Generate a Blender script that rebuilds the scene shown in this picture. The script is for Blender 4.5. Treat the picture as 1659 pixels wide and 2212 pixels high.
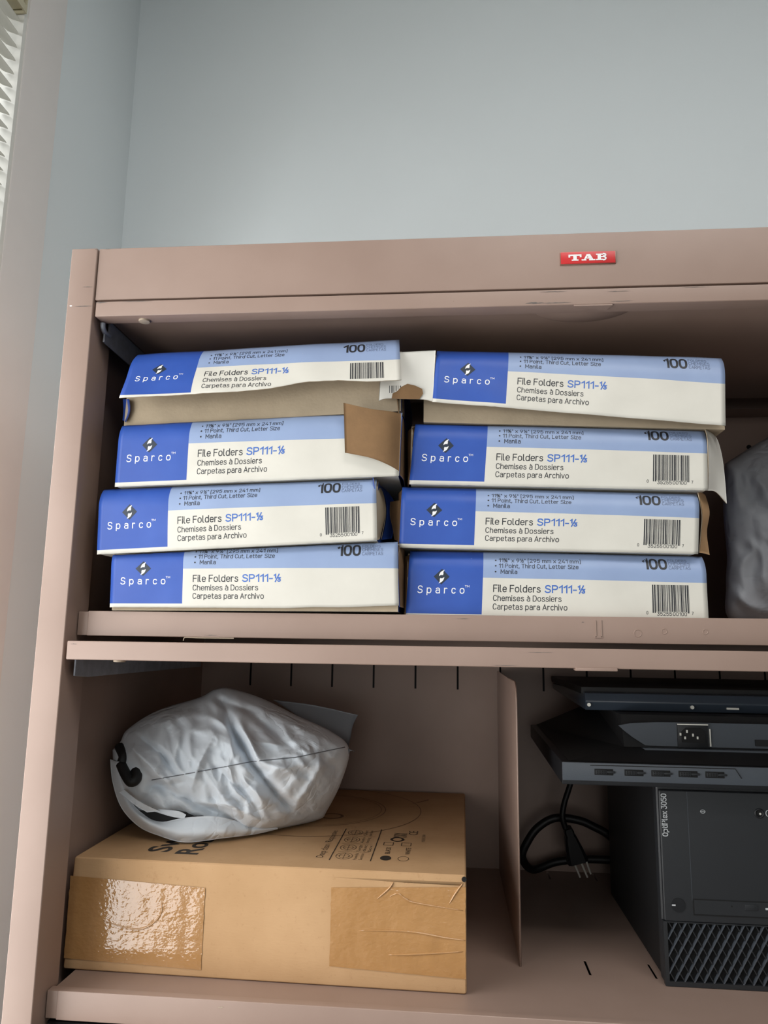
import bpy, bmesh, math, random
from mathutils import Vector, Matrix, noise
random.seed(4)
for o in list(bpy.data.objects): bpy.data.objects.remove(o, do_unlink=True)
S = bpy.context.scene
COL = S.collection

# ------------------------------------------------------------------ camera
FPX, CX, CY = 1606.39, 829.5, 1106.0
CAM = Vector((0.4298, -0.7522, -0.0254))
yaw, pit, rol = math.radians(5.1286), math.radians(9.6949), math.radians(0.838)
FW = Vector((-math.sin(yaw)*math.cos(pit), math.cos(yaw)*math.cos(pit), math.sin(pit)))
R0 = Vector((math.cos(yaw), math.sin(yaw), 0)); U0 = R0.cross(FW)
RT = math.cos(rol)*R0 + math.sin(rol)*U0
UP = -math.sin(rol)*R0 + math.cos(rol)*U0
cam = bpy.data.cameras.new('camera'); co = bpy.data.objects.new('camera', cam); COL.objects.link(co)
cam.sensor_fit = 'VERTICAL'; cam.sensor_height = 24; cam.lens = FPX/2212*24
cam.clip_start = 0.02
m = Matrix.Identity(4)
for i in range(3):
    m[i][0], m[i][1], m[i][2], m[i][3] = RT[i], UP[i], -FW[i], CAM[i]
co.matrix_world = m
S.camera = co
def ray(x, y): return FW + (x-CX)/FPX*RT - (y-CY)/FPX*UP
def py(x, y, yy):
    d = ray(x, y); return CAM + d*((yy-CAM.y)/d.y)
def pz(x, y, zz):
    d = ray(x, y); return CAM + d*((zz-CAM.z)/d.z)
def pxx(x, y, X):
    d = ray(x, y); return CAM + d*((X-CAM.x)/d.x)

# ------------------------------------------------------------------ light
S.view_settings.view_transform = 'Standard'; S.view_settings.look = 'None'
S.view_settings.exposure = 0.0; S.view_settings.gamma = 1.0; S.view_settings.use_curve_mapping = False
w = bpy.data.worlds.new('sky'); S.world = w; w.use_nodes = True
bg = w.node_tree.nodes['Background']; bg.inputs[0].default_value = (0.95, 0.98, 1.0, 1); bg.inputs[1].default_value = 1.35
XW = -0.203            # left wall, room face
YB = 0.53              # back wall, room face
WY0, WY1, WZ0, WZ1 = -1.30, 0.172, -0.80, 0.94       # window opening
def area(name, loc, rot, sx, sy, power, col):
    l = bpy.data.lights.new(name, 'AREA'); l.shape = 'RECTANGLE'; l.size = sx; l.size_y = sy
    l.energy = power; l.color = col
    o = bpy.data.objects.new(name, l); COL.objects.link(o); o.location = loc; o.rotation_euler = rot
    return o
def aim(o, target):
    o.rotation_euler = (Vector(target)-o.location).to_track_quat('-Z', 'Y').to_euler()
BZ = 0.40              # the blind is pulled down only this far; daylight comes in below it
area('daylight_window', (XW-.123, (WY0+WY1)/2, (WZ0+BZ)/2), (0, math.radians(-90), 0), BZ-WZ0-.06, WY1-WY0-.1, 19, (1.0, 0.985, 0.96))
area('daylight_sky', (XW-.6, (WY0+WY1)/2, 1.1), (0, math.radians(-60), 0), 1.0, WY1-WY0-.1, 17, (1.0, 0.99, 0.97))
area('added_front_fill', (.55, -4.42, .1), (math.radians(90), 0, 0), 1.2, 1.5, 14, (1.0, 0.985, 0.96))  # added fill light behind the camera; no window known there
area('added_ceiling_fill', (0.95, -0.95, 1.32), (0, 0, 0), 1.2, 0.6, 14, (1.0, 0.98, 0.95))  # added lamp that brightens the back wall; no fixture in view

# ------------------------------------------------------------------ materials
def srgb(r, g, b):
    f = lambda c: (c/255/12.92) if c/255 <= .04045 else ((c/255+.055)/1.055)**2.4
    return (f(r), f(g), f(b), 1)
class NT:
    def __init__(s, name):
        s.m = bpy.data.materials.new(name); s.m.use_nodes = True; s.t = s.m.node_tree; s.b = s.t.nodes['Principled BSDF']
    def n(s, typ, **kw):
        n = s.t.nodes.new(typ)
        for k, v in kw.items(): setattr(n, k, v)
        return n
    def l(s, a, b): s.t.links.new(a, b)
    def math(s, op, a, b=None, c=None):
        n = s.n('ShaderNodeMath', operation=op)
        for i, x in enumerate((a, b, c)):
            if x is None: continue
            if isinstance(x, (int, float)): n.inputs[i].default_value = x
            else: s.l(x, n.inputs[i])
        return n.outputs[0]
    def mix(s, f, a, b):
        n = s.n('ShaderNodeMix', data_type='RGBA')
        if isinstance(f, (int, float)): n.inputs[0].default_value = f
        else: s.l(f, n.inputs[0])
        for i, x in ((6, a), (7, b)):
            if isinstance(x, tuple): n.inputs[i].default_value = x
            else: s.l(x, n.inputs[i])
        return n.outputs[2]
    def noise(s, scale, detail=3, rough=.55, stretch=None):
        tc = s.n('ShaderNodeTexCoord'); src = tc.outputs['Object']
        if stretch:
            mp = s.n('ShaderNodeMapping'); mp.inputs['Scale'].default_value = stretch; s.l(src, mp.inputs[0]); src = mp.outputs[0]
        n = s.n('ShaderNodeTexNoise'); n.inputs['Scale'].default_value = scale; n.inputs['Detail'].default_value = detail
        n.inputs['Roughness'].default_value = rough; s.l(src, n.inputs['Vector']); return n.outputs['Fac']
    def ramp(s, f, a, b):
        n = s.n('ShaderNodeMapRange'); n.inputs[1].default_value = a; n.inputs[2].default_value = b; s.l(f, n.inputs[0]); return n.outputs[0]
    def bump(s, h, strength, dist=.001):
        n = s.n('ShaderNodeBump'); n.inputs['Strength'].default_value = strength; n.inputs['Distance'].default_value = dist
        s.l(h, n.inputs['Height']); s.l(n.outputs[0], s.b.inputs['Normal'])
def setc(nt, c):
    if isinstance(c, tuple): nt.b.inputs['Base Color'].default_value = c
    else: nt.l(c, nt.b.inputs['Base Color'])
def mat(name, c, rough=.5, metal=0, spec=.5, var=0, vscale=30, bump=0, bscale=400, bdist=.001):
    nt = NT(name); nt.b.inputs['Roughness'].default_value = rough; nt.b.inputs['Metallic'].default_value = metal
    nt.b.inputs['Specular IOR Level'].default_value = spec
    if var:
        f = nt.ramp(nt.noise(vscale), .3, .7)
        d = tuple(x*(1-var) for x in c[:3])+(1,); u = tuple(min(1, x*(1+var*.6)) for x in c[:3])+(1,)
        setc(nt, nt.mix(f, d, u))
    else: setc(nt, c)
    if bump: nt.bump(nt.noise(bscale, 2), bump, bdist)
    return nt.m
M = {}
def cabinet_paint():
    nt = NT('cabinet_paint')
    c = nt.mix(nt.ramp(nt.noise(9), .3, .7), srgb(150, 127, 115), srgb(158, 135, 123))
    sc = nt.ramp(nt.noise(260, 4, .7, (.35, 1, 1)), .735, .76)          # tiny chips and rub marks
    sc = nt.math('MULTIPLY', sc, nt.ramp(nt.noise(7, 1), .55, .65))
    setc(nt, nt.mix(sc, c, srgb(120, 98, 90)))
    nt.b.inputs['Roughness'].default_value = .42
    nt.bump(nt.noise(900, 2), .05, .0005)
    return nt.m
M['paint'] = cabinet_paint()
M['wall'] = mat('wall_paint', srgb(231, 239, 242), .85, var=.015, vscale=3, bump=.08, bscale=160)
M['wall_left'] = mat('wall_paint_side', srgb(231, 239, 242), .85, var=.015, vscale=3, bump=.08, bscale=160)
M['trim'] = mat('trim_paint', srgb(236, 231, 228), .45, var=.01, bump=.05, bscale=60)
M['ceiling'] = mat('ceiling_paint', srgb(225, 225, 222), .9)
M['floor'] = mat('floor_tile', srgb(96, 92, 90), .7, var=.1, vscale=8)
M['white_plastic'] = mat('white_plastic', srgb(232, 232, 226), .4)
M['slat'] = mat('shaded_blind_slat', srgb(178, 177, 168), .45)  # grey holds the backlit shade of the white slats
M['beige'] = mat('beige_metal', srgb(205, 198, 170), .5)
M['steel'] = mat('zinc_steel', srgb(160, 166, 176), .38, .25, var=.25, vscale=60)
M['chip'] = mat('worn_metal', srgb(98, 92, 88), .6)
M['bumper'] = mat('bumper_rubber', srgb(176, 160, 140), .6)
M['red'] = mat('badge_red', srgb(200, 40, 42), .35)
M['badge_rim'] = mat('badge_rim', srgb(150, 112, 100), .35, .6)
M['ink_white'] = mat('ink_white', srgb(238, 238, 238), .5)
M['ink_black'] = mat('ink_black', srgb(36, 38, 44), .5)
M['ink_navy'] = mat('ink_navy', srgb(34, 46, 62), .45)
M['ink_blue'] = mat('ink_blue', srgb(70, 112, 190), .5)
M['ink_grey'] = mat('ink_grey', srgb(96, 110, 138), .5)
M['ink_box'] = mat('ink_on_cardboard', srgb(48, 40, 32), .7)
M['ink_faint'] = mat('faint_ink_on_cardboard', srgb(122, 92, 64), .8)
M['card_in'] = mat('grey_board', srgb(176, 160, 136), .9, var=.08, vscale=40, bump=.2, bscale=300)
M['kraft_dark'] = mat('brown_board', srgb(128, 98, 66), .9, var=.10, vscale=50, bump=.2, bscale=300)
M['blue_side'] = mat('blue_card_side', srgb(42, 78, 165), .45, var=.05)
M['white_card'] = mat('white_card', srgb(226, 224, 216), .5, var=.03, vscale=20)
def kraft():
    nt = NT('corrugated_kraft')
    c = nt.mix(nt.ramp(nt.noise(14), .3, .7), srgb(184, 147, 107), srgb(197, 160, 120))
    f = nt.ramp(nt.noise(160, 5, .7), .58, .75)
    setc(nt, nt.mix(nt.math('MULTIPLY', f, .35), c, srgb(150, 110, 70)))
    nt.b.inputs['Roughness'].default_value = .8; nt.b.inputs['Specular IOR Level'].default_value = .25
    nt.bump(nt.noise(120, 3, .6, (1, 1, 4)), .12, .001); return nt.m
M['kraft'] = kraft()
def tape():
    nt = NT('clear_packing_tape')
    setc(nt, nt.mix(nt.ramp(nt.noise(20), .3, .7), srgb(172, 128, 80), srgb(184, 140, 92)))
    nt.b.inputs['Roughness'].default_value = .07; nt.b.inputs['Specular IOR Level'].default_value = 1.0
    h = nt.math('ADD', nt.noise(210, 2, .5, (.9, 1, 1.2)), nt.math('MULTIPLY', nt.noise(40, 2, .5, (.3, 1, 1.6)), 1.2))
    nt.bump(h, .32, .0014); return nt.m
M['tape'] = tape()
M['gloss_tape'] = M['tape']
def poly(name, a, b, rough=.58):
    nt = NT(name); setc(nt, nt.mix(nt.ramp(nt.noise(12), .3, .7), a, b))
    nt.b.inputs['Roughness'].default_value = rough; nt.b.inputs['Specular IOR Level'].default_value = .35
    tc = nt.n('ShaderNodeTexCoord')
    nz = nt.n('ShaderNodeTexNoise'); nz.inputs['Scale'].default_value = 16; nz.inputs['Detail'].default_value = 3
    nt.l(tc.outputs['Object'], nz.inputs['Vector'])
    vm = nt.n('ShaderNodeVectorMath', operation='MULTIPLY_ADD'); vm.inputs[1].default_value = (.09, .09, .09)
    nt.l(nz.outputs['Color'], vm.inputs[0]); nt.l(tc.outputs['Object'], vm.inputs[2])
    v = nt.n('ShaderNodeTexVoronoi', feature='DISTANCE_TO_EDGE'); v.inputs['Scale'].default_value = 26; nt.l(vm.outputs[0], v.inputs['Vector'])
    v2 = nt.n('ShaderNodeTexVoronoi', feature='F1'); v2.inputs['Scale'].default_value = 48; nt.l(vm.outputs[0], v2.inputs['Vector'])
    h = nt.math('ADD', nt.ramp(v.outputs['Distance'], 0, .22), nt.math('MULTIPLY', v2.outputs['Distance'], .5))
    h = nt.math('MULTIPLY', h, nt.ramp(nt.noise(9, 2), .38, .62))
    nt.bump(h, .38, .004); return nt.m
M['poly'] = poly('white_poly_mailer', srgb(220, 228, 236), srgb(228, 235, 242))
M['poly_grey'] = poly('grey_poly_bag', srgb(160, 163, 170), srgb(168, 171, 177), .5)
M['poly_dark'] = mat('grey_poly_lining', srgb(120, 124, 130), .5)
M['black'] = mat('black_plastic', srgb(22, 23, 26), .42, bump=.08, bscale=900, bdist=.0004)
M['black_matte'] = mat('black_matte_plastic', srgb(15, 15, 17), .6)
M['tower'] = mat('charcoal_plastic', srgb(32, 34, 37), .5, bump=.15, bscale=1500, bdist=.0003)
M['grey_plastic'] = mat('dark_grey_plastic', srgb(70, 75, 82), .4, bump=.05, bscale=900)
M['edge_gloss'] = mat('gloss_edge_plastic', srgb(50, 58, 68), .28)
M['hole'] = mat('dark_opening', srgb(6, 6, 7), .8)
M['chrome'] = mat('bright_metal', srgb(235, 232, 222), .25, .35)
M['tower_text'] = mat('silver_print', srgb(185, 188, 190), .5)
M['cord'] = mat('black_cord', srgb(16, 16, 17), .5)
def pane():
    nt = NT('window_glass'); tr = nt.n('ShaderNodeBsdfTransparent'); gl = nt.n('ShaderNodeBsdfGlossy'); gl.inputs['Roughness'].default_value = .02
    mx = nt.n('ShaderNodeMixShader'); mx.inputs[0].default_value = .06
    nt.l(tr.outputs[0], mx.inputs[1]); nt.l(gl.outputs[0], mx.inputs[2]); nt.l(mx.outputs[0], nt.t.nodes['Material Output'].inputs[0]); return nt.m
M['glass'] = pane()
def print_mat():
    nt = NT('printed_folder_box')
    uv = nt.n('ShaderNodeUVMap', uv_map='UVMap'); sp = nt.n('ShaderNodeSeparateXYZ'); nt.l(uv.outputs[0], sp.inputs[0]); u, v = sp.outputs[0], sp.outputs[1]
    blue = nt.math('MULTIPLY', nt.math('LESS_THAN', u, .079), nt.math('GREATER_THAN', v, .0043))
    curve = nt.math('SUBTRACT', .0412, nt.math('MULTIPLY', nt.math('POWER', nt.math('DIVIDE', u, .307), 2.2), .0016))
    band = nt.math('MULTIPLY', nt.math('GREATER_THAN', v, curve), nt.math('GREATER_THAN', u, .079))
    n = nt.ramp(nt.noise(25), .3, .7)
    c = nt.mix(n, srgb(212, 209, 199), srgb(218, 215, 205))
    c = nt.mix(band, c, nt.mix(n, srgb(142, 161, 197), srgb(147, 167, 202)))
    c = nt.mix(blue, c, nt.mix(n, srgb(40, 78, 165), srgb(45, 85, 173)))
    rub = nt.math('MULTIPLY', nt.ramp(nt.noise(170, 5, .75), .69, .72), nt.ramp(nt.noise(18, 1), .56, .62))   # scuffs down to the white board
    c = nt.mix(nt.math('MULTIPLY', rub, .8), c, srgb(214, 212, 206))
    setc(nt, c); nt.b.inputs['Roughness'].default_value = .45
    nt.bump(nt.noise(26, 3), .25, .0016); return nt.m
M['print'] = print_mat()

# ------------------------------------------------------------------ mesh helpers
def link(name, verts, faces, mats, parent=None, fm=None, smooth=False, uvs=None):
    me = bpy.data.meshes.new(name)
    off = parent_loc(parent)
    me.from_pydata([tuple(Vector(v)-off) for v in verts], [], faces)
    for k in (mats if isinstance(mats, (list, tuple)) else [mats]): me.materials.append(M[k])
    if fm:
        for p, i in zip(me.polygons, fm): p.material_index = i
    if uvs:
        ul = me.uv_layers.new(name='UVMap')
        for lp in me.loops: ul.data[lp.index].uv = uvs[lp.vertex_index]
    if smooth:
        for p in me.polygons: p.use_smooth = True
    me.update()
    o = bpy.data.objects.new(name, me); COL.objects.link(o)
    if parent: o.parent = parent
    return o
def parent_loc(p):
    v = Vector((0, 0, 0))
    while p: v = v + Vector(p.location); p = p.parent
    return v
def origin(o, loc=None):
    """move a top-level mesh's origin to its base"""
    me = o.data; vs = [v.co.copy() for v in me.vertices]
    if loc is None:
        loc = Vector(((min(v.x for v in vs)+max(v.x for v in vs))/2, (min(v.y for v in vs)+max(v.y for v in vs))/2, min(v.z for v in vs)))
    me.transform(Matrix.Translation(-loc)); o.location = loc; return o
def thing(name, label, cat, loc, group=None):
    o = bpy.data.objects.new(name, None); COL.objects.link(o); o.location = loc; o.empty_display_size = .02
    return tag(o, label, cat, group)
def tag(o, label, cat, group=None):
    o['label'] = label; o['category'] = cat
    if group: o['group'] = group
    return o
class G:
    def __init__(s): s.v = []; s.f = []; s.m = []
    def add(s, vs, fs, mi=0):
        b = len(s.v); s.v += [tuple(x) for x in vs]; s.f += [tuple(b+i for i in f) for f in fs]; s.m += [mi]*len(fs); return s
    def box(s, x0, x1, y0, y1, z0, z1, mi=0):
        vs = [(x, y, z) for z in (z0, z1) for y in (y0, y1) for x in (x0, x1)]
        return s.add(vs, [(0, 2, 3, 1), (4, 5, 7, 6), (0, 1, 5, 4), (2, 6, 7, 3), (0, 4, 6, 2), (1, 3, 7, 5)], mi)
    def prism(s, poly, ax, a0, a1, mi=0):
        """poly: 2-D points in the two other axes, extruded along axis ax"""
        def pt(p, a):
            q = list(p); q.insert(ax, a); return tuple(q)
        n = len(poly); vs = [pt(p, a0) for p in poly]+[pt(p, a1) for p in poly]
        fs = [tuple(range(n)), tuple(range(2*n-1, n-1, -1))]+[(i, i+n, (i+1) % n+n, (i+1) % n) for i in range(n)]
        return s.add(vs, fs, mi)
    def grid(s, rows, mi=0, flip=False):
        nr, nc = len(rows), len(rows[0]); vs = [p for r in rows for p in r]
        fs = []
        for i in range(nr-1):
            for j in range(nc-1):
                q = (i*nc+j, i*nc+j+1, (i+1)*nc+j+1, (i+1)*nc+j); fs.append(q[::-1] if flip else q)
        return s.add(vs, fs, mi)
    def tube(s, pts, r, n=8, mi=0, cap=True):
        pts = [Vector(p) for p in pts]; rows = []
        nrm = None
        for i, p in enumerate(pts):
            t = (pts[min(i+1, len(pts)-1)]-pts[max(i-1, 0)]).normalized()
            if nrm is None: nrm = t.orthogonal().normalized()
            nrm = (nrm - t*nrm.dot(t)).normalized(); b = t.cross(nrm)
            rr = r[i] if isinstance(r, (list, tuple)) else r
            rows.append([p+(nrm*math.cos(2*math.pi*k/n)+b*math.sin(2*math.pi*k/n))*rr for k in range(n)])
        base = len(s.v)
        for r_ in rows: s.v += [tuple(x) for x in r_]
        for i in range(len(rows)-1):
            for k in range(n):
                s.f.append((base+i*n+k, base+i*n+(k+1) % n, base+(i+1)*n+(k+1) % n, base+(i+1)*n+k)); s.m.append(mi)
        if cap:
            s.f.append(tuple(base+k for k in range(n))[::-1]); s.m.append(mi)
            s.f.append(tuple(base+(len(rows)-1)*n+k for k in range(n))); s.m.append(mi)
        return s
    def cyl(s, c, ax, r, h, n=24, mi=0):
        c = Vector(c); d = Vector((0, 0, 0)); d[ax] = h
        return s.tube([c, c+d], r, n, mi)
    def build(s, name, mats, parent=None, bevel=0, seg=2, smooth=False):
        o = link(name, s.v, s.f, mats, parent, s.m, smooth)
        if bevel:
            bm = bmesh.new(); bm.from_mesh(o.data)
            bmesh.ops.recalc_face_normals(bm, faces=bm.faces)
            es = [e for e in bm.edges if len(e.link_faces) == 2 and e.calc_face_angle(0) > .5]
            bmesh.ops.bevel(bm, geom=es, offset=bevel, segments=seg, profile=.6, affect='EDGES', clamp_overlap=True)
            bm.to_mesh(o.data); bm.free()
            for p in o.data.polygons: p.use_smooth = True
            o.data.set_sharp_from_angle(angle=math.radians(35))
        return o
def struct(o): o['kind'] = 'structure'; return o
def spline(pts, n):
    """Catmull-Rom through points (lists of floats), n samples a span"""
    out = []; P = [Vector(p) for p in pts]
    for i in range(len(P)-1):
        a, b, c, d = P[max(i-1, 0)], P[i], P[i+1], P[min(i+2, len(P)-1)]
        for k in range(n):
            t = k/n; out.append(.5*((2*b)+(c-a)*t+(2*a-5*b+4*c-d)*t*t+(3*b-a-3*c+d)*t**3))
    out.append(P[-1]); return out
def interp(tab, x):
    if x <= tab[0][0]: return tab[0][1]
    for (a, p), (b, q) in zip(tab, tab[1:]):
        if x <= b: return p+(q-p)*(x-a)/(b-a)
    return tab[-1][1]
_txt = {}
def text_flat(s, bold=0.0, spacing=1.0):
    """outline lettering as flat triangles, cap height 1, starting at x = 0"""
    key = (s, bold, spacing)
    if key in _txt: return _txt[key]
    c = bpy.data.curves.new('lettering', 'FONT'); c.body = s; c.resolution_u = 3; c.offset = bold; c.space_character = spacing
    o = bpy.data.objects.new('lettering', c); COL.objects.link(o)
    dg = bpy.context.evaluated_depsgraph_get(); me = o.evaluated_get(dg).to_mesh()
    vs = [(v.co.x, v.co.y) for v in me.vertices]; fs = [tuple(p.vertices) for p in me.polygons]
    o.evaluated_get(dg).to_mesh_clear(); bpy.data.objects.remove(o); bpy.data.curves.remove(c)
    x0 = min(v[0] for v in vs); x1 = max(v[0] for v in vs)
    vs = [((a-x0)/(x1-x0), b/0.729) for a, b in vs]           # width normalised to 1, built-in font's cap height to 1
    _txt[key] = (vs, fs); return _txt[key]
def put_text(g, s, x0, x1, base, cap, mapf, bold=0.0, spacing=1.0, mi=0):
    vs, fs = text_flat(s, bold, spacing)
    g.add([mapf(x0+(x1-x0)*a, base+cap*b) for a, b in vs], fs, mi)

# a plain engineering-style alphabet drawn as strokes (cap height 1)
def _ell(cx, cy, rx, ry, p=2.4, n=26):
    o = []
    for k in range(n+1):
        a = 2*math.pi*k/n; c, d = math.cos(a), math.sin(a)
        o.append((cx+rx*math.copysign(abs(c)**(2/p), c), cy+ry*math.copysign(abs(d)**(2/p), d)))
    return o
def _S(*p): return [(v.x, v.y) for v in spline([(a, b, 0) for a, b in p], 5)]
def _L(*p): return list(p)
_hump = lambda x: [_S((x, .46), (x+.08, .66), (x+.23, .72), (x+.40, .64), (x+.45, .45)), _L((x+.45, .46), (x+.45, 0))]
_a = [_S((.05, .62), (.14, .71), (.26, .72), (.42, .65), (.46, .48)), _L((.46, .5), (.46, 0)), _S((.46, .42), (.30, .43), (.10, .40), (.01, .22), (.08, .04), (.22, 0), (.38, .03), (.46, .12))]
_P = [_L((0, 0), (0, 1), (.30, 1)), _S((.28, 1), (.46, .95), (.54, .74), (.46, .52), (.28, .46)), _L((.30, .46), (0, .46))]
_C = _S((.54, .80), (.44, .96), (.29, 1), (.09, .90), (.01, .5), (.09, .10), (.29, 0), (.44, .04), (.54, .20))
GL = {
 'A': (.60, [_L((0, 0), (.30, 1), (.60, 0)), _L((.10, .30), (.50, .30))]),
 'C': (.54, [_C]), 'D': (.55, [_L((.26, 1), (0, 1), (0, 0), (.26, 0)), _S((.24, 1), (.46, .90), (.55, .5), (.46, .10), (.24, 0))]),
 'E': (.48, [_L((.48, 1), (0, 1), (0, 0), (.48, 0)), _L((0, .52), (.42, .52))]), 'F': (.48, [_L((0, 0), (0, 1), (.48, 1)), _L((0, .52), (.42, .52))]),
 'H': (.54, [_L((0, 0), (0, 1)), _L((.54, 0), (.54, 1)), _L((0, .52), (.54, .52))]), 'I': (.0, [_L((0, 0), (0, 1))]),
 'L': (.46, [_L((0, 1), (0, 0), (.46, 0))]), 'M': (.70, [_L((0, 0), (0, 1), (.35, .32), (.70, 1), (.70, 0))]),
 'O': (.56, [_ell(.28, .5, .28, .5)]), 'P': (.54, _P), 'R': (.55, _P+[_L((.28, .46), (.55, 0))]),
 'S': (.54, [_S((.52, .84), (.42, .97), (.27, 1), (.10, .95), (.03, .76), (.10, .59), (.28, .51), (.46, .43), (.54, .25), (.45, .06), (.27, 0), (.11, .03), (0, .15))]),
 'T': (.56, [_L((0, 1), (.56, 1)), _L((.28, 1), (.28, 0))]),
 '0': (.52, [_ell(.26, .5, .26, .5, 2.7)]), '1': (.28, [_L((0, .76), (.28, 1), (.28, 0))]),
 '2': (.52, [_S((.02, .76), (.10, .95), (.26, 1), (.45, .92), (.50, .74), (.43, .54)), _L((.43, .55), (.02, 0), (.52, 0))]),
 '3': (.52, [_L((.04, 1), (.48, 1), (.24, .58)), _S((.22, .58), (.42, .54), (.52, .30), (.42, .06), (.24, 0), (.08, .05), (0, .20))]),
 '4': (.56, [_L((.30, 1), (0, .24), (.56, .24)), _L((.42, .46), (.42, 0))]),
 '5': (.52, [_L((.48, 1), (.06, 1), (.04, .52)), _S((.04, .52), (.16, .61), (.28, .63), (.47, .54), (.52, .32), (.44, .08), (.25, 0), (.10, .03), (0, .16))]),
 '7': (.50, [_L((0, 1), (.50, 1), (.16, 0))]), '8': (.52, [_ell(.26, .74, .22, .26), _ell(.26, .25, .26, .26)]),
 '9': (.52, [_ell(.26, .69, .25, .31), _L((.50, .62), (.20, 0))]),
 'a': (.46, _a), 'à': (.46, _a+[_L((.12, .98), (.27, .84))]), 'c': (.42, [_S((.42, .60), (.34, .70), (.23, .72), (.07, .64), (.01, .36), (.07, .08), (.23, 0), (.34, .02), (.42, .12))]),
 'd': (.48, [_ell(.24, .36, .24, .36), _L((.48, 1), (.48, 0))]), 'e': (.48, [_L((.02, .37), (.48, .37)), _S((.48, .37), (.45, .62), (.25, .72), (.07, .62), (.01, .36), (.07, .09), (.26, 0), (.46, .10))]),
 'h': (.45, [_L((0, 0), (0, 1))]+_hump(0)), 'i': (.0, [_L((0, 0), (0, .72)), _L((0, .90), (0, 1.02))]), 'l': (.14, [_S((0, 1), (0, .6), (0, .18), (.04, .03), (.14, 0))]),
 'm': (.74, [_L((0, 0), (0, .72)), _S((0, .46), (.06, .66), (.18, .72), (.32, .66), (.37, .45)), _L((.37, .46), (.37, 0)), _S((.37, .46), (.43, .66), (.55, .72), (.69, .66), (.74, .45)), _L((.74, .46), (.74, 0))]),
 'n': (.45, [_L((0, 0), (0, .72))]+_hump(0)), 'o': (.50, [_ell(.25, .36, .25, .36)]), 'p': (.48, [_ell(.24, .36, .24, .36), _L((0, .72), (0, -.27))]),
 'r': (.30, [_L((0, 0), (0, .72)), _S((0, .46), (.06, .64), (.18, .72), (.30, .68))]),
 's': (.42, [_S((.39, .60), (.30, .70), (.20, .72), (.06, .66), (.04, .52), (.14, .41), (.30, .35), (.42, .22), (.36, .04), (.20, 0), (.07, .03), (0, .12))]),
 't': (.30, [_S((.11, .95), (.11, .5), (.11, .18), (.16, .03), (.30, 0)), _L((0, .70), (.30, .70))]), 'u': (.45, [_S((0, .72), (0, .28), (.06, .06), (.20, 0), (.38, .06), (.45, .26)), _L((.45, .72), (.45, 0))]),
 'v': (.46, [_L((0, .72), (.23, 0), (.46, .72))]), 'x': (.46, [_L((0, 0), (.46, .72)), _L((0, .72), (.46, 0))]), 'z': (.42, [_L((0, .72), (.42, .72), (0, 0), (.42, 0))]),
 '-': (.30, [_L((0, .40), (.30, .40))]), ',': (.06, [_L((.06, .08), (0, -.16))]), '"': (.16, [_L((0, 1), (0, .78)), _L((.16, 1), (.16, .78))]),
 '(': (.18, [_L((.18, 1.08), (.02, 1.08), (.02, -.15), (.18, -.15))]), ')': (.18, [_L((0, 1.08), (.16, 1.08), (.16, -.15), (0, -.15))]), ' ': (.10, [])}
def _frac(a, b):
    f = lambda ch, dx, dy: [[(x*.52+dx, y*.52+dy) for x, y in st] for st in GL[ch][1]]
    return (.66, f(a, 0, .5)+[_L((.12, -.05), (.54, 1.05))]+f(b, .40, 0))
GL['⅓'] = _frac('1', '3'); GL['½'] = _frac('1', '2'); GL['⅝'] = _frac('5', '8')
def din(g, text, x0, x1, base, cap, mapf, w, gap=.22):
    """write text between x0 and x1; w = half stroke width in cap heights"""
    strokes = []; x = 0
    for ch in text:
        adv, st = GL[ch]
        strokes += [[(a+x, b) for a, b in q] for q in st]; x += adv+gap
    xm = max(a for q in strokes for a, b in q); xn = min(a for q in strokes for a, b in q)
    k = (x1-x0)/max(xm-xn, .3) if len(text) > 1 else cap
    for q in strokes:
        P0 = [Vector((x0+(a-xn)*k, base+b*cap)) for a, b in q]; hw = w*cap; P = [P0[0]]
        for a, b in zip(P0, P0[1:]):
            m_ = max(1, int((b-a).length/max(.0016, hw*1.2)+.5)) if (b-a).length > hw*4 else 1
            P += [a.lerp(b, (i+1)/m_) for i in range(m_)]
        closed = (P[0]-P[-1]).length < 1e-7; n = len(P); Lp, Rp = [], []
        for i in range(n):
            if closed: d0 = P[i]-P[i-1 if i else n-2]; d1 = P[(i+1) if i < n-1 else 1]-P[i]
            else: d0 = P[i]-P[i-1] if i else P[1]-P[0]; d1 = P[i+1]-P[i] if i < n-1 else P[-1]-P[-2]
            d0 = d0.normalized() if d0.length > 1e-9 else d1.normalized(); d1 = d1.normalized() if d1.length > 1e-9 else d0
            t_ = (d0+d1); t_ = t_.normalized() if t_.length > 1e-6 else d0
            nn = Vector((-t_.y, t_.x)); sc = hw/max(.45, nn.dot(Vector((-d0.y, d0.x))))
            e = Vector((0, 0))
            if not closed and i in (0, n-1): e = d0*hw*(-.9 if i == 0 else .9)
            Lp.append(P[i]+nn*sc+e); Rp.append(P[i]-nn*sc+e)
        g.add([mapf(*v) for v in Lp]+[mapf(*v) for v in Rp], [(n+i, n+i+1, i+1, i) for i in range(n-1)])

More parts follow.
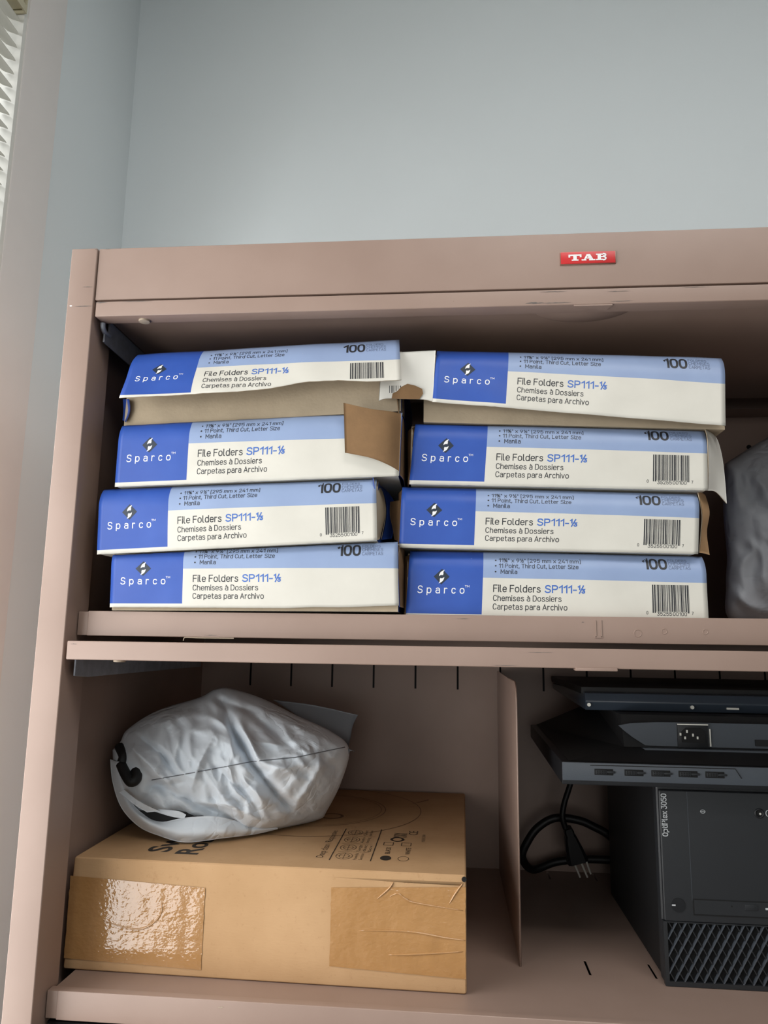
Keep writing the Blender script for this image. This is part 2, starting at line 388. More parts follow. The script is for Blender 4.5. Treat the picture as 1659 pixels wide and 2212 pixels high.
# ------------------------------------------------------------------ room shell
ZF, ZC, XR, YF = -1.60, 1.38, 4.2, -4.5
struct(origin(G().box(XW-.5, XR, YF, YB, ZF-.1, ZF).build('floor', 'floor')))
struct(origin(G().box(XW-.5, XR, YF, YB, ZC, ZC+.1).build('ceiling', 'ceiling')))
struct(origin(G().box(XW-.2, XR+.1, YB, YB+.1, ZF, ZC).build('wall_back', 'wall')))
struct(origin(G().box(XR, XR+.1, YF, YB, ZF, ZC).build('wall_right', 'wall')))
struct(origin(G().box(XW-.2, XR+.1, YF-.1, YF, ZF, ZC).build('wall_front', 'wall')))
w2 = bpy.data.objects.new('window_2', None); COL.objects.link(w2); w2.location = (.55, YF, -.65); struct(w2)  # added window, unseen behind the camera, to go with the front fill light
for x0, x1, z0, z1 in ((-.14, -.05, -.74, .94), (1.15, 1.24, -.74, .94), (-.05, 1.15, -.74, -.65), (-.05, 1.15, .85, .94), (.53, .57, -.65, .85)): G().box(x0, x1, YF, YF+.03, z0, z1).build('casing', 'trim', w2)
for x0, x1 in ((-.05, .53), (.57, 1.15)): G().box(x0, x1, YF+.006, YF+.01, -.65, .85).build('pane', 'white_plastic', w2)
g = G(); t = .12
for y0, y1 in ((YF, WY0), (WY1, YB)): g.box(XW-t, XW, y0, y1, ZF, ZC)
for a in ((WY0, WY1, WZ0, WZ1),):
    g.box(XW-t, XW, a[0], a[1], ZF, a[2]); g.box(XW-t, XW, a[0], a[1], a[3], ZC)
struct(origin(g.build('wall_left', 'wall_left')))
struct(origin(G().box(XW, XW+.012, WY1+.088, YB, ZF, ZF+.1).build('baseboard_left', 'trim', bevel=.002)))
def window(n, a):
    y0, y1, z0, z1 = a
    r = bpy.data.objects.new('window_%d' % n, None); COL.objects.link(r); r.location = (XW, (y0+y1)/2, z0); struct(r)
    cw, ct = .096, .004
    G().prism([(y1, z0-cw), (y1+cw, z0-cw), (y1+cw, z1+cw), (y1, z1)], 0, XW, XW+ct).build('casing', 'trim', r, .0015)
    G().prism([(y0, z0-cw), (y0-cw, z0-cw), (y0-cw, z1+cw), (y0, z1)], 0, XW, XW+ct).build('casing', 'trim', r, .0015)
    G().prism([(y0, z1), (y1, z1), (y1+cw, z1+cw), (y0-cw, z1+cw)], 0, XW, XW+ct).build('casing', 'trim', r, .0015)
    G().box(XW-.10, XW+.04, y0-cw-.01, y1+cw+.01, z0-.02, z0).build('window_sill', 'trim', r, .003)
    j = .008
    for b in ((y1-j, y1), (y0, y0+j)): G().box(XW-t, XW+.002, b[0], b[1], z0, z1).build('jamb', 'white_plastic', r)
    G().box(XW-t, XW+.002, y0+j, y1-j, z1-j, z1).build('jamb', 'white_plastic', r)
    fx0, fx1 = XW-t, XW-t+.035
    for b in ((y0+j, y0+.045), (y1-.045, y1-j)): G().box(fx0, fx1, b[0], b[1], z0, z1-j).build('sash_stile', 'white_plastic', r, .002)
    for b in ((z0, z0+.05), ((z0+z1)/2-.02, (z0+z1)/2+.02), (z1-.05, z1-j)): G().box(fx0, fx1, y0+.045, y1-.045, b[0], b[1]).build('sash_rail', 'white_plastic', r, .002)
    for b in ((z0+.05, (z0+z1)/2-.02), ((z0+z1)/2+.02, z1-.05)): G().box(fx0+.014, fx0+.018, y0+.045, y1-.045, b[0], b[1]).build('pane', 'glass', r)
window(1, (WY0, WY1, WZ0, WZ1))
cl = thing('added_ceiling_light', 'added flat white ceiling light panel, unseen over the room', 'light', (.95, -.95, ZC-.045))  # added fixture above the view, holds the ceiling fill light
G().box(.32, 1.58, -1.28, -.62, ZC-.045, ZC-.001).build('housing', 'white_plastic', cl, .004)

# ------------------------------------------------------------------ window blind
bl = thing('window_blind', 'white horizontal slat blind hanging in the bright window', 'blind', (XW-.010, (WY0+WY1)/2, BZ))
hz0 = 0.888
G().box(XW-.030, XW+.003, WY0+.012, WY1-.014, hz0, hz0+.03).build('headrail', 'beige', bl, .001)
br = G().box(XW-.032, XW+.006, WY1-.0115, WY1-.009, hz0-.004, hz0+.042).box(XW+.004, XW+.006, WY1-.05, WY1-.0115, hz0-.004, hz0+.008).box(XW-.032, XW+.006, WY1-.05, WY1-.0115, hz0+.040, hz0+.042).build('bracket', 'beige', bl)
G().cyl((XW-.006, WY1-.0130, hz0+.008), 1, .0035, .0015, 12).build('bracket_hole', 'hole', bl)
def slat_mesh():
    g = G(); L0, L1 = WY0+.014, WY1-.0095; hw = .0125; tilt = math.radians(22)
    n = 7; out = []
    for i in range(9):                                       # across the width, rounded corner ends
        s = -1+2*i/8; x = s*hw; e = .010*(1-math.sqrt(max(0, 1-(abs(s)**3))))
        zc = .0022*(1-s*s)
        X = x*math.cos(tilt)-zc*math.sin(tilt)*0; Z = -x*math.sin(tilt)+zc
        out.append([(X, L0+e, Z), (X, (L0+L1)/2, Z), (X, L1-e, Z)])
    g.grid(out); g.grid([[(a, b, c-.0004) for a, b, c in r] for r in out], flip=True)
    return g
pitch = .0222; k = 0; first = None; z = hz0-.016
while z > BZ+.03:
    if first is None:
        gg = slat_mesh(); o = link('slat', [(a+bl.location.x, b, c+bl.location.z) for a, b, c in gg.v], gg.f, 'slat', bl, smooth=True); first = o
    else:
        o = first.copy(); COL.objects.link(o); o.parent = bl
    o.location = (0, 0, z-bl.location.z); z -= pitch
for yy in (WY1-.16, (WY0+WY1)/2, WY0+.16):
    for dx in (-.0125, .0125): G().tube([(XW-.010+dx, yy, hz0), (XW-.010+dx, yy, BZ+.02)], .0006, 5).build('ladder_cord', 'white_plastic', bl)
G().box(XW-.022, XW+.002, WY0+.014, WY1-.012, BZ, BZ+.012).build('bottom_rail', 'white_plastic', bl, .003)
tag(bl, bl['label'], 'blind')

# ------------------------------------------------------------------ filing cabinet
W = 1.158; PW = .0305; PD = .048; YBK = .50; ZT = .4088
LV = [0.0, -.373, -.746, -1.119, -1.49]
cab = thing('file_cabinet', 'tall pinkish-tan metal shelf filing cabinet with open flip-up doors', 'cabinet', (W/2, .26, ZF))
for s in (0, 1):
    x0, x1 = (0, PW) if s == 0 else (W-PW, W)
    G().box(x0, x1, 0, PD, ZF, ZT).build('post', 'paint', cab, .0016, 3)
    x0, x1 = (0, .013) if s == 0 else (W-.013, W)
    G().box(x0, x1, PD, .515, ZF, ZT-.002).build('side_panel', 'paint', cab)
G().prism([(.002, .3465), (.002, ZT), (.03, ZT), (.03, ZT-.004), (.006, ZT-.004), (.006, .3485), (.024, .3485), (.024, .3465)], 0, PW+.0012, W-PW-.0012).build('header_panel', 'paint', cab, .0012, 3)
G().box(.013, W-.013, .03, .515, ZT-.006, ZT-.002).build('top_panel', 'paint', cab)
G().box(.013, W-.013, .512, .515, ZF, ZT-.006).build('rear_skin_shade', 'black_matte', cab)  # black colour stands in for the shade behind the slots
# back panels, the lower ones pierced with divider slots
SL0, SP = .0966, .0692
slots = [SL0+SP*i for i in range(16) if SL0+SP*i < W-.03]
def back(z0, z1, pierced):
    g = G()
    if not pierced: g.box(.013, W-.013, YBK, YBK+.0015, z0, z1)
    else:
        sz0, sz1 = -.1050, -.058
        xs = [.013]
        for c in slots: xs += [c-.0016, c+.0016]
        xs.append(W-.013)
        g.box(.013, W-.013, YBK, YBK+.0015, z0, sz0); g.box(.013, W-.013, YBK, YBK+.0015, sz1, z1)
        for a, b in zip(xs[0::2], xs[1::2]): g.box(a, b, YBK, YBK+.0015, sz0, sz1)
    return g.build('back_panel', 'paint', cab)
back(-.0035, ZT-.006, False); back(LV[1]-.0045, -.0055, True)
back(ZF, LV[1]-.0055, False)
G().prism([(.452, .350), (.452, .3715), (.4995, .3715), (.4995, .350)], 0, .6, W-.014).build('back_rail', 'paint', cab, .001)
G().cyl((.9262, .4975, .2988), 1, .0035, .003, 12).build('bolt_hole', 'hole', cab)
for i, zl in enumerate(LV):
    lip = .0263; pl = zl-.004
    g = G()
    # shelf plate with slits for dividers
    if i == 1:
        bands = [(.03, .1328, None), (.1328, .1708, 1), (.1708, .459, None), (.459, .495, 1), (.495, YBK, None)]
        xs = [.0325]
        off = .0005
        for c in [SL0+SP*k-.0012 for k in range(16) if SL0+SP*k < W-.05 and k != 6]: xs += [c-.0014, c+.0014]
        xs.append(W-.0325)
        for y0, y1, sl in bands:
            if sl:
                for a, b in zip(xs[0::2], xs[1::2]): g.box(a, b, y0, y1, pl-.0012, pl)
            else: g.box(.0325 if y0 < .05 else .0135, W-.0325 if y0 < .05 else W-.0135, y0, y1, pl-.0012, pl)
    else:
        g.box(.0325, W-.0325, .03, .05, pl-.0012, pl); g.box(.0135, W-.0135, .05, YBK, pl-.0012, pl)
    sh = g.build('shelf', 'paint', cab)
    G().prism([(.022, zl-lip), (.022, zl), (.032, zl), (.032, zl-.0052), (.0245, zl-.0052), (.0245, zl-lip+.002), (.036, zl-lip+.002), (.036, zl-lip)], 0, .0433, W-.0433).build('shelf_lip', 'paint', sh, .0016, 3)
    for a in ((.0318, .0436), (W-.0436, W-.0318)):
        G().box(a[0], a[1], .0235, .034, zl-lip+.0005, zl-.0008).build('end_tab', 'paint', sh, .0008)
    if i == 1: G().box(.0135, W-.0135, .031, YBK, pl-.03, pl-.028).build('slit_shade_plate', 'hole', sh)  # near-black sheet: shade below the slits put into its colour
# embossed marks on the shelf lip
g = G()
for (a, b, rr) in ((1378, 1368, .0036), (1435, 1364, .0026), (1524, 1365, .0024)):
    g = G(); p = py(a, b, .0217); g.tube([(p.x+rr*math.cos(q*math.pi/8), .0221, p.z+rr*math.sin(q*math.pi/8)) for q in range(17)], .0005, 6, cap=False); g.build('embossed_mark', 'paint', cab)
g = G(); p0, p1 = py(1286, 1338, .022), py(1286, 1376, .022)
for dx in (0, .0055): g.box(p0.x+dx-.0006, p0.x+dx+.0006, .0213, .023, p1.z, p0.z-.001)
g.box(p0.x-.001, p0.x+.0066, .0213, .023, p1.z-.0008, p1.z+.0006)
g.build('embossed_mark', 'paint', cab)
g = G(); q = spline([tuple(py(a, b, .021)) for a, b in ((505, 1379), (470, 1378.5), (430, 1378), (402, 1377), (397, 1380), (396, 1384))], 4)
g.tube(q, .0006, 5).build('peeling_edge_strip', 'bumper', cab)
# flip-up doors slid back above each opening
def door(zt, zb, upper):
    x0, x1 = PW+.0035, W-PW-.0035
    d = G().prism([(0, zb), (0, zt), (.006, zt), (.006, zb+.0075), (.0205, zb+.0075), (.0205, zb)], 0, x0, x1).build('door_lip', 'paint', cab, .0014, 3)
    G().box(x0+.004, x1-.004, .0205, .345, zb+.0075, zb+.0115).build('door_panel', 'paint', d)
    G().cyl((.086, .0132, zb-.0022), 2, .0062, .003, 20).build('bumper', 'bumper', d, .0007)
    G().cyl((W-.086, .0132, zb-.0022), 2, .0062, .003, 20).build('bumper', 'bumper', d, .0007)
    if upper:
        cx, rx, ry = .5755, .056, .044; rows = []
        for i in range(7):
            s = i/6; rows.append([(cx+rx*s*math.cos(math.pi*k/24), .019+ry*s*math.sin(math.pi*k/24), zb+.0003+.0074*s*s) for k in range(25)])
        g = G().grid(rows); g.grid([[(a, b, zb+.0078) for a, b, c in rows[-1]], rows[-1]])
        g.build('finger_pull', 'paint', d, smooth=True)
        G().prism([(.5605, 0.0), (.6005, 0.0), (.5965, .0118), (.587, .0118), (.586, .0072), (.576, .0072), (.573, .0118), (.5645, .0118)], 2, zb-.0016, zb-.0001).build('latch_tab', 'paint', d)
        for a in (.512, .628): G().box(a, a+.018, .0235, .0285, zb+.0045, zb+.0074).build('latch_spring', 'paint', d)
    else:
        G().box(.5515, .5915, -.0012, .012, zb-.0022, zb+.0010).build('latch_tab', 'paint', d, .0008)
    return d
door(.3436, .3259, True); door(-.0318, -.0509, False)
for zt, zb in ((LV[1]-.036, LV[2]+.004), (LV[2]-.036, LV[3]+.004), (LV[3]-.036, LV[4]+.004)):
    G().box(PW+.0035, W-PW-.0035, .002, .018, zb, zt).build('closed_door', 'paint', cab, .0015)
G().box(PW, W-PW, .03, .05, ZF, LV[4]-.03).build('plinth', 'paint', cab)
# rubbed and chipped paint on the door and shelf edges
rc = random.Random(5)
def chip(a0, b0, ln, ht, yy, mt='hole', slope=-.03):
    pts = []
    n_ = 9
    for i_ in range(n_+1): pts.append((a0+ln*i_/n_, b0+slope*ln*i_/n_-ht*(.2+.8*rc.random())*math.sin(math.pi*(i_+.3)/(n_+.6))))
    for i_ in range(n_, -1, -1): pts.append((a0+ln*i_/n_, b0+slope*ln*i_/n_+ht*(.15+.6*rc.random())*math.sin(math.pi*(i_+.3)/(n_+.6))))
    G().add([py(a_, b_, yy) for a_, b_ in pts], [tuple(range(len(pts)))[::-1]]).build('paint_chip', mt, cab)
for a0, b0, ln, ht in ((1135, 655.5, 40, 2.6), (1172, 655, 62, 1.4), (1318, 651, 50, 1.2), (1165, 631, 60, 1.0), (1312, 630, 50, 1.0), (1470, 621, 62, .9), (206, 654, 26, 1.6), (262, 652, 70, .8)): chip(a0, b0, ln, ht, -.0002, 'chip')
for a0, b0, ln, ht in ((160, 662, 40, 1.2), (178, 620, 22, .9), (206, 539, 3, 2), (226, 538, 12, .8)): chip(a0, b0, ln, ht, -.0002 if a0 < 213 else .0017, 'chip')
for a0, b0, ln, ht in ((1140, 1409, 55, .9), (1060, 1437, 60, .9), (152, 1391, 15, .9)): chip(a0, b0, ln, ht, -.0002, 'chip', .01)
for a0, b0, ln, ht in ((986, 1336.5, 28, .9), (1256, 1344, 6, 1.5), (440, 1372, 30, .8)): chip(a0, b0, ln, ht, .0217, 'chip', .01)
chip(470, 2176, 12, 2.5, .0217, 'bumper', .05); chip(150, 661, 6, 3.0, -.0002, 'ink_white')
# slide brackets
G().prism([(.020, .3039), (.0208, .3177), (.030, .3195), (.030, .330), (.036, .3335), (.20, .3335), (.20, .303), (.088, .303)], 0, .0352, .0372).build('slide_bracket', 'steel', cab, .0004, 1)
G().tube(spline([(.0362, .016, .325), (.0362, .017, .3195), (.0362, .024, .316), (.0362, .033, .3165)], 5), .0030, 8).build('bracket_hook', 'steel', cab, smooth=True)
G().prism([(.016, -.0512), (.016, -.0683), (.046, -.0707), (.42, -.0725), (.42, -.0512)], 0, .0352, .0372).build('slide_bracket', 'steel', cab, .0004, 1)
G().prism([(.020, .303), (.020, .3335), (.20, .3335), (.20, .303)], 0, W-.0372, W-.0352).build('slide_bracket', 'steel', cab)
G().prism([(.016, -.0512), (.016, -.0707), (.42, -.0725), (.42, -.0512)], 0, W-.0372, W-.0352).build('slide_bracket', 'steel', cab)
# badge
a, b = py(1210, 541, 0), py(1331, 571, 0); zc = (a.z+b.z)/2; xc = (a.x+b.x)/2; hw, hh = .0285, .0066
bd = G().box(xc-hw-.0008, xc+hw+.0008, .0006, .003, zc-hh-.0008, zc+hh+.0008).build('badge', 'badge_rim', cab, .0008)
bf = G().box(xc-hw, xc+hw, -.0001, .002, zc-hh, zc+hh).build('badge_face', 'red', bd, .0004)
g = G()
mp = lambda x, z: (x, -.0004, z)
lay = [0]
def bar2(x0, x1, z0, z1): lay[0] += 1; g.box(xc+x0, xc+x1, -.00030-.00002*lay[0], -.0002+.000003*lay[0], zc+z0, zc+z1)
b0, t0 = -.0036, .0036
bar2(-.0205, -.0068, t0-.0017, t0); bar2(-.0205, -.0187, t0-.0034, t0); bar2(-.0086, -.0068, t0-.0034, t0); bar2(-.0155, -.0118, b0, t0); bar2(-.0172, -.0101, b0, b0+.0013)
g.prism([(xc-.0050, zc+b0), (xc-.0036, zc+b0), (xc+.0012, zc+t0), (xc-.0014, zc+t0)], 1, -.00028, -.00021); g.prism([(xc+.0022, zc+b0), (xc+.0062, zc+b0), (xc+.0022, zc+t0), (xc-.0014, zc+t0)], 1, -.00026, -.00022)
bar2(-.0068, -.0018, b0, b0+.0013); bar2(.0010, .0076, b0, b0+.0013); bar2(-.0030, .0038, b0+.0021, b0+.0032)
bar2(.0100, .0134, b0, t0); bar2(.0084, .0160, b0, b0+.0013); bar2(.0084, .0160, t0-.0013, t0); bar2(.0120, .0160, -.0005, .0007)
for zc_, rz in ((.00205, .0021), (-.0018, .0024)):
    pts = [Vector((xc+.0155+.0030*math.cos(a), 0, zc+zc_+(rz-.0006)*math.sin(a))) for a in [math.pi*(-.5+k/10) for k in range(11)]]
    for a, b in zip(pts, pts[1:]):
        d = (b-a).normalized(); nn = Vector((d.z, 0, -d.x))*.00085; g.add([(v.x, -.0007-.00002*len(g.v)/90, v.z) for v in (a-nn, a+nn, b+nn, b-nn)], [(0, 1, 2, 3)])
g.build('lettering', 'ink_white', bd)

# ------------------------------------------------------------------ file folder boxes
BW = .307; HG = .0685; V0 = .046; RR = .026
class Panel:
    """printed front panel: corners from the photograph on the plane of the box front"""
    def __init__(s, tl, tr, blc, brc, yt, yb, bulge=.0015, seed=0, dent=.0008, v0=V0, rr=RR, above=None):
        s.TL, s.TR, s.BL, s.BR = py(*tl, yt), py(*tr, yt), py(*blc, yb), py(*brc, yb)
        s.bulge, s.seed, s.dent, s.v0, s.rr, s.above = bulge, seed, dent, v0, rr, above
        s.yt = yt
    def __call__(s, u, v, off=0):
        p = s.raw(u, v)
        if off:
            e = 5e-4
            n = (s.raw(u+e, v)-p).cross(s.raw(u, v+e)-p).normalized()
            p = p+n*off
        return p
    def ceil(s, x):
        if s.above is None: return 9
        (xa, za), (xb, zb) = s.above; return za+(zb-za)*(x-xa)/(xb-xa)-.0006
    def vmax(s, u, v=.0735):
        while v > .03:
            P = s.raw(u, v)
            if P.z <= s.ceil(P.x): break
            v -= .0006
        return v
    def raw(s, u, v):
        t = u/BW
        B = s.BL.lerp(s.BR, t); T = s.TL.lerp(s.TR, t); D = T-B
        if v <= s.v0: gz, c = v, 0
        else:
            a = min((v-s.v0)/s.rr, 1.5); gz, c = s.v0+s.rr*math.sin(a), s.rr*(1-math.cos(a))
        P = B+D*(gz/HG); P.y += c
        P.y -= s.bulge*math.sin(math.pi*min(max(t, 0), 1))*min(1, gz/.03+.3)
        P.y += s.dent*noise.noise(Vector((u*22, v*30, s.seed*7.3)))
        return P
def sheet(name, mats, parent, f, us, vs_of_u, nv, off=0, thick=.0007, uv=True):
    """thin card: front grid (material 0), back grid and edges (material 1)"""
    nu = len(us); V = []; UV = []
    for i, u in enumerate(us):
        v0, v1 = vs_of_u(u)
        for j in range(nv):
            v = v0+(v1-v0)*j/(nv-1); V.append(f(u, v, off)); UV.append((u, v))
    F, FM = [], []
    idx = lambda i, j: i*nv+j
    for i in range(nu-1):
        for j in range(nv-1): F.append((idx(i, j), idx(i+1, j), idx(i+1, j+1), idx(i, j+1))); FM.append(0)
    n0 = len(V)
    for i, u in enumerate(us):
        v0, v1 = vs_of_u(u)
        for j in range(nv):
            v = v0+(v1-v0)*j/(nv-1); V.append(f(u, v, off-thick)); UV.append((u, v))
    for i in range(nu-1):
        for j in range(nv-1): F.append((n0+idx(i, j), n0+idx(i, j+1), n0+idx(i+1, j+1), n0+idx(i+1, j))); FM.append(1)
    rim = [idx(i, 0) for i in range(nu)]+[idx(nu-1, j) for j in range(1, nv)]+[idx(i, nv-1) for i in range(nu-2, -1, -1)]+[idx(0, j) for j in range(nv-2, 0, -1)]
    for a, b in zip(rim, rim[1:]+rim[:1]): F.append((b, a, n0+a, n0+b)); FM.append(1)
    return link(name, V, F, mats, parent, FM, True, UV)
def frange(a, b, n): return [a+(b-a)*i/(n-1) for i in range(n)]
SPIR = []
BARS = []
rb = random.Random(11); x = 0
while x < .037:
    wd = rb.choice((.0004, .0004, .0008, .0012)); BARS.append((x, min(x+wd, .037))); x += wd+rb.choice((.00035, .0004, .0007, .0008))
def folder_print(pan, fp, barcode=True, bcut=.0098, umax=1.0, digits=True):
    mp = lambda u, v: pan(u, min(v, pan.vmax(u)), .00012)
    g = G()
    din(g, 'File Folders', .0904, .1385, .0273, .0066, mp, .068)
    din(g, 'Chemises à Dossiers', .0904, .1600, .0183, .0053, mp, .066)
    din(g, 'Carpetas para Archivo', .0904, .1660, .0097, .0053, mp, .066)
    for r, (v, s, x1, x0) in enumerate(((.0456, 'Manila', .1142, .0975), (.0517, '11 Point, Third Cut, Letter Size', .1774, .0955), (.0580, '11⅝" x 9½" (295 mm x 241 mm)', .1800, .0955))):
        din(g, s, x0, x1, v, .0042, mp, .068)
        c = [(.0920+.0009*math.cos(2*math.pi*k/10), v+.0019+.0009*math.sin(2*math.pi*k/10)) for k in range(10)]
        g.add([mp(*p) for p in c], [tuple(range(10))])
    g.build('black_lettering', 'ink_black', fp)
    if umax > .8:
        g = G(); din(g, '100', .2450, .2674, .0537, .0112, mp, .105); g.build('count_lettering', 'ink_black', fp)
    g = G(); din(g, 'SP111-⅓', .1438, .1838, .0273, .0068, mp, .095); g.build('blue_lettering', 'ink_blue', fp)
    if umax > .8:
        g = G()
        for s, v in (('CARPETAS', .0532), ('CHEMISES', .0577), ('FOLDERS', .0622)): din(g, s, .2700, .2700+.0027*len(s), v, .0034, mp, .062)
        g.build('grey_lettering', 'ink_grey', fp)
    g = G(); din(g, 'Sparco', .0114, .0598, .0250, .0068, mp, .070, .62); din(g, 'TM', .0606, .0650, .0312, .0018, mp, .10)
    g.build('brand_lettering', 'ink_white', fp)
    # diamond emblem with two white swooshes
    cu, cv, a, b = .0356, .0415, .0084, .0080
    lg = G(); n = 6
    rows = [[mp(cu+a*((i-j)/n), cv+b*((i+j)/n-1)) for j in range(n+1)] for i in range(n+1)]
    lg = lg.grid(rows).build('emblem', 'ink_navy', fp)
    mp2 = lambda u, v: pan(u, v, .0003)
    g = G()
    up = [(.0029, .0070), (.0006, .0059), (-.0013, .0045), (-.0024, .0026), (-.0029, .0004), (-.0014, .0014), (.0002, .0017), (.0014, .0014), (.0018, .0030), (.0016, .0046)]
    for sgn in (1, -1): g.add([mp2(cu+sgn*p, cv+sgn*q) for p, q in up], [tuple(range(len(up)))])
    g.build('emblem_swoosh', 'ink_white', fp)
    if barcode:
        g = G()
        for a, b in BARS:
            lo = bcut if (a > .002 and b < .0355) else max(bcut-.0016, .0085) if bcut < .0099 else bcut
            us = (.2520+a, .2520+b); vv = frange(lo, .0370, 4)
            g.grid([[mp(u, v) for u in us] for v in vv])
        if digits:
            din(g, '0', .2460, .2478, .0072, .0028, mp, .07); din(g, '35255', .2566, .2708, .0060, .0033, mp, .07); din(g, '00100', .2722, .2856, .0060, .0033, mp, .07); din(g, '7', .2908, .2926, .0072, .0028, mp, .07)
        g.build('barcode', 'ink_black', fp)
def carton_body(pan, root, yf, depth=.245, front_in=.003, top_in=.0045, zcap=None, front='card_in', drop=0):
    """the closed carton behind the printed panel (front and top kept just inside the panel's curve)"""
    prof = [(0, front_in), (.55, front_in), (.80, .008), (.955, .0165)]
    V = []; F = []; FM = []
    cols = []
    for t, ins in ((0, .0012), (1, -.0012)):
        B = pan.BL.lerp(pan.BR, t); T = pan.TL.lerp(pan.TR, t)
        X = B.x+ins; zb = B.z+.0008-drop; H = min(T.z, pan.ceil(B.x)/1.0+.0012 if pan.above else T.z)-B.z+drop
        if pan.above: H = min(H, (pan.ceil(B.x)-.0006-zb)/.955)
        c = [(X, yf+d, zb+H*f) for f, d in prof]+[(X, yf+depth, zb+H*.955), (X, yf+depth, zb)]
        cols.append(c)
    n = len(cols[0])
    V = cols[0]+cols[1]
    for i in range(n):
        j = (i+1) % n; F.append((i, n+i, n+j, j)); FM.append(0 if i < 3 else 1)
    F.append(tuple(range(n))); FM.append(2); F.append(tuple(range(2*n-1, n-1, -1))); FM.append(2)
    return link('carton', V, F, [front, 'white_card', 'blue_side'], root, FM)
def side_flap(root, pts, mats, thick=.0007, n=6, name='side_flap'):
    """curved card sheet through rows of 3-D points (list of columns)"""
    rows = [spline([tuple(p) for p in c], n) for c in pts]
    nr, nc = len(rows), len(rows[0])
    cols = [spline([tuple(rows[i][j]) for i in range(nr)], n) for j in range(nc)]
    f = lambda i, j: Vector(cols[j][i])
    nu, nv = nc, len(cols[0])
    V = []; nrm = []
    for j in range(nu):
        for i in range(nv):
            p = f(i, j); a = f(min(i+1, nv-1), j)-f(max(i-1, 0), j); b = f(i, min(j+1, nu-1))-f(i, max(j-1, 0))
            V.append(p); nrm.append(b.cross(a).normalized())
    F, FM = [], []
    idx = lambda j, i: j*nv+i; n0 = len(V)
    for j in range(nu-1):
        for i in range(nv-1):
            q = (idx(j, i), idx(j, i+1), idx(j+1, i+1), idx(j+1, i)); F.append(q); FM.append(0); F.append(tuple(n0+k for k in q[::-1])); FM.append(1)
    V += [p-n_*thick for p, n_ in zip(V, nrm)]
    rim = [idx(j, 0) for j in range(nu)]+[idx(nu-1, i) for i in range(1, nv)]+[idx(j, nv-1) for j in range(nu-2, -1, -1)]+[idx(0, i) for i in range(nv-2, 0, -1)]
    for a, b in zip(rim, rim[1:]+rim[:1]): F.append((b, a, n0+a, n0+b)); FM.append(1)
    return link(name, V, F, mats, root, FM, True)
YL, YR = .017, .033
def folder_box(label, pan, yf, vmin, barcode=True, bcut=.0098, umax=1.0, vmax=.0735, digits=True, body=True, drop=0, front='card_in', flaps='lr'):
    base = (pan.BL+pan.BR)/2; base.y = yf+.12; base.z = min(pan.BL.z, pan.BR.z)-drop
    r = thing('file_folder_box', label, 'box', base, 'file folder boxes on the upper shelf')
    us = frange(0, BW, 60)
    fp = sheet('front_panel', ['print', 'card_in'], r, pan, us, lambda u: (vmin(u), pan.vmax(u, vmax)), 22)
    folder_print(pan, fp, barcode, bcut, umax, digits)
    if body: carton_body(pan, r, yf, drop=drop, front=front)
    for side in flaps:
        t = 0 if side == 'l' else 1; sg = -1 if side == 'l' else 1
        B = pan.BL.lerp(pan.BR, t); T = pan.TL.lerp(pan.TR, t); H = (T.z-B.z)*.93
        cs = []
        for k in range(4):
            zz = B.z+.002+H*k/3*.97
            cs.append([(B.x+sg*.0004+(T.x-B.x)*k/3, yf+.004+.006*(k == 3), zz), (B.x+sg*(.0028+.0008*noise.noise(Vector((k, yf*90, B.z*40)))), yf+.03, zz), (B.x+sg*.0020, yf+.08, zz), (B.x+sg*.0008, yf+.20, zz)])
        if side == 'l': side_flap(r, cs, ['kraft_dark', 'blue_side'] if False else ['blue_side', 'kraft_dark'], name='side_flap')
        else: side_flap(r, cs, ['kraft_dark', 'blue_side'], name='side_flap')
    return r
rag = lambda amp, seed, base=0: (lambda u: base+amp*abs(noise.noise(Vector((u*70, seed, 0)))))
# --- left stack, bottom to top
edge = lambda P: ((P.BL.x, P.BL.z), (P.BR.x, P.BR.z))
q2 = py(268, 914, YL+.012); q3 = py(866, 886, YL+.012)
A = lambda a, b, y: py(a, b, y)
P2 = Panel((259, 907), (868, 884), (248, 1052), (862, 1028), YL, YL, seed=3, above=((q2.x, q2.z-.0035), (q3.x, q3.z-.001)))
P3 = Panel((214, 1052), (812, 1029), (210, 1198), (815, 1167), YL-.004, YL-.004, seed=2, above=edge(P2))
P4 = Panel((243, 1176), (858, 1165), (237, 1312), (862, 1315), YL, YL, seed=1, above=edge(P3))
p = P4
folder_box('file folder box at the bottom of the left stack, no barcode printed', p, YL, lambda u: interp([(0, 0), (.19, 0), (.22, .0012), (.25, .001), (.30, .003)], u)+.0006*abs(noise.noise(Vector((u*90, 3, 0)))), barcode=False, drop=p.BL.z)
p = P3
L3 = folder_box('file folder box pushed furthest left, third down in the left stack', p, YL-.004, rag(.0006, 5), flaps='l')
side_flap(L3, [[A(809, 1167, .014), A(818, 1166, .03), A(821, 1163, .05)], [A(813, 1115, .014), A(824, 1112, .03), A(832, 1110, .052)], [A(812, 1070, .014), A(821, 1068, .03), A(829, 1070, .054)], [A(806, 1032, .016), A(810, 1033, .034), A(813, 1036, .056)]], ['card_in', 'blue_side'])
side_flap(L3, [[A(824, 1166, .056), A(846, 1164, .085)], [A(834, 1110, .058), A(858, 1106, .09)], [A(829, 1070, .06), A(846, 1074, .09)], [A(815, 1040, .062), A(826, 1050, .09)]], ['blue_side', 'card_in'], name='dust_flap')
p = P2
L2 = folder_box('file folder box with a brown flap folded over its right end', p, YL, rag(.0007, 9), barcode=False, umax=.7, flaps='lr')
yk = YL-.007
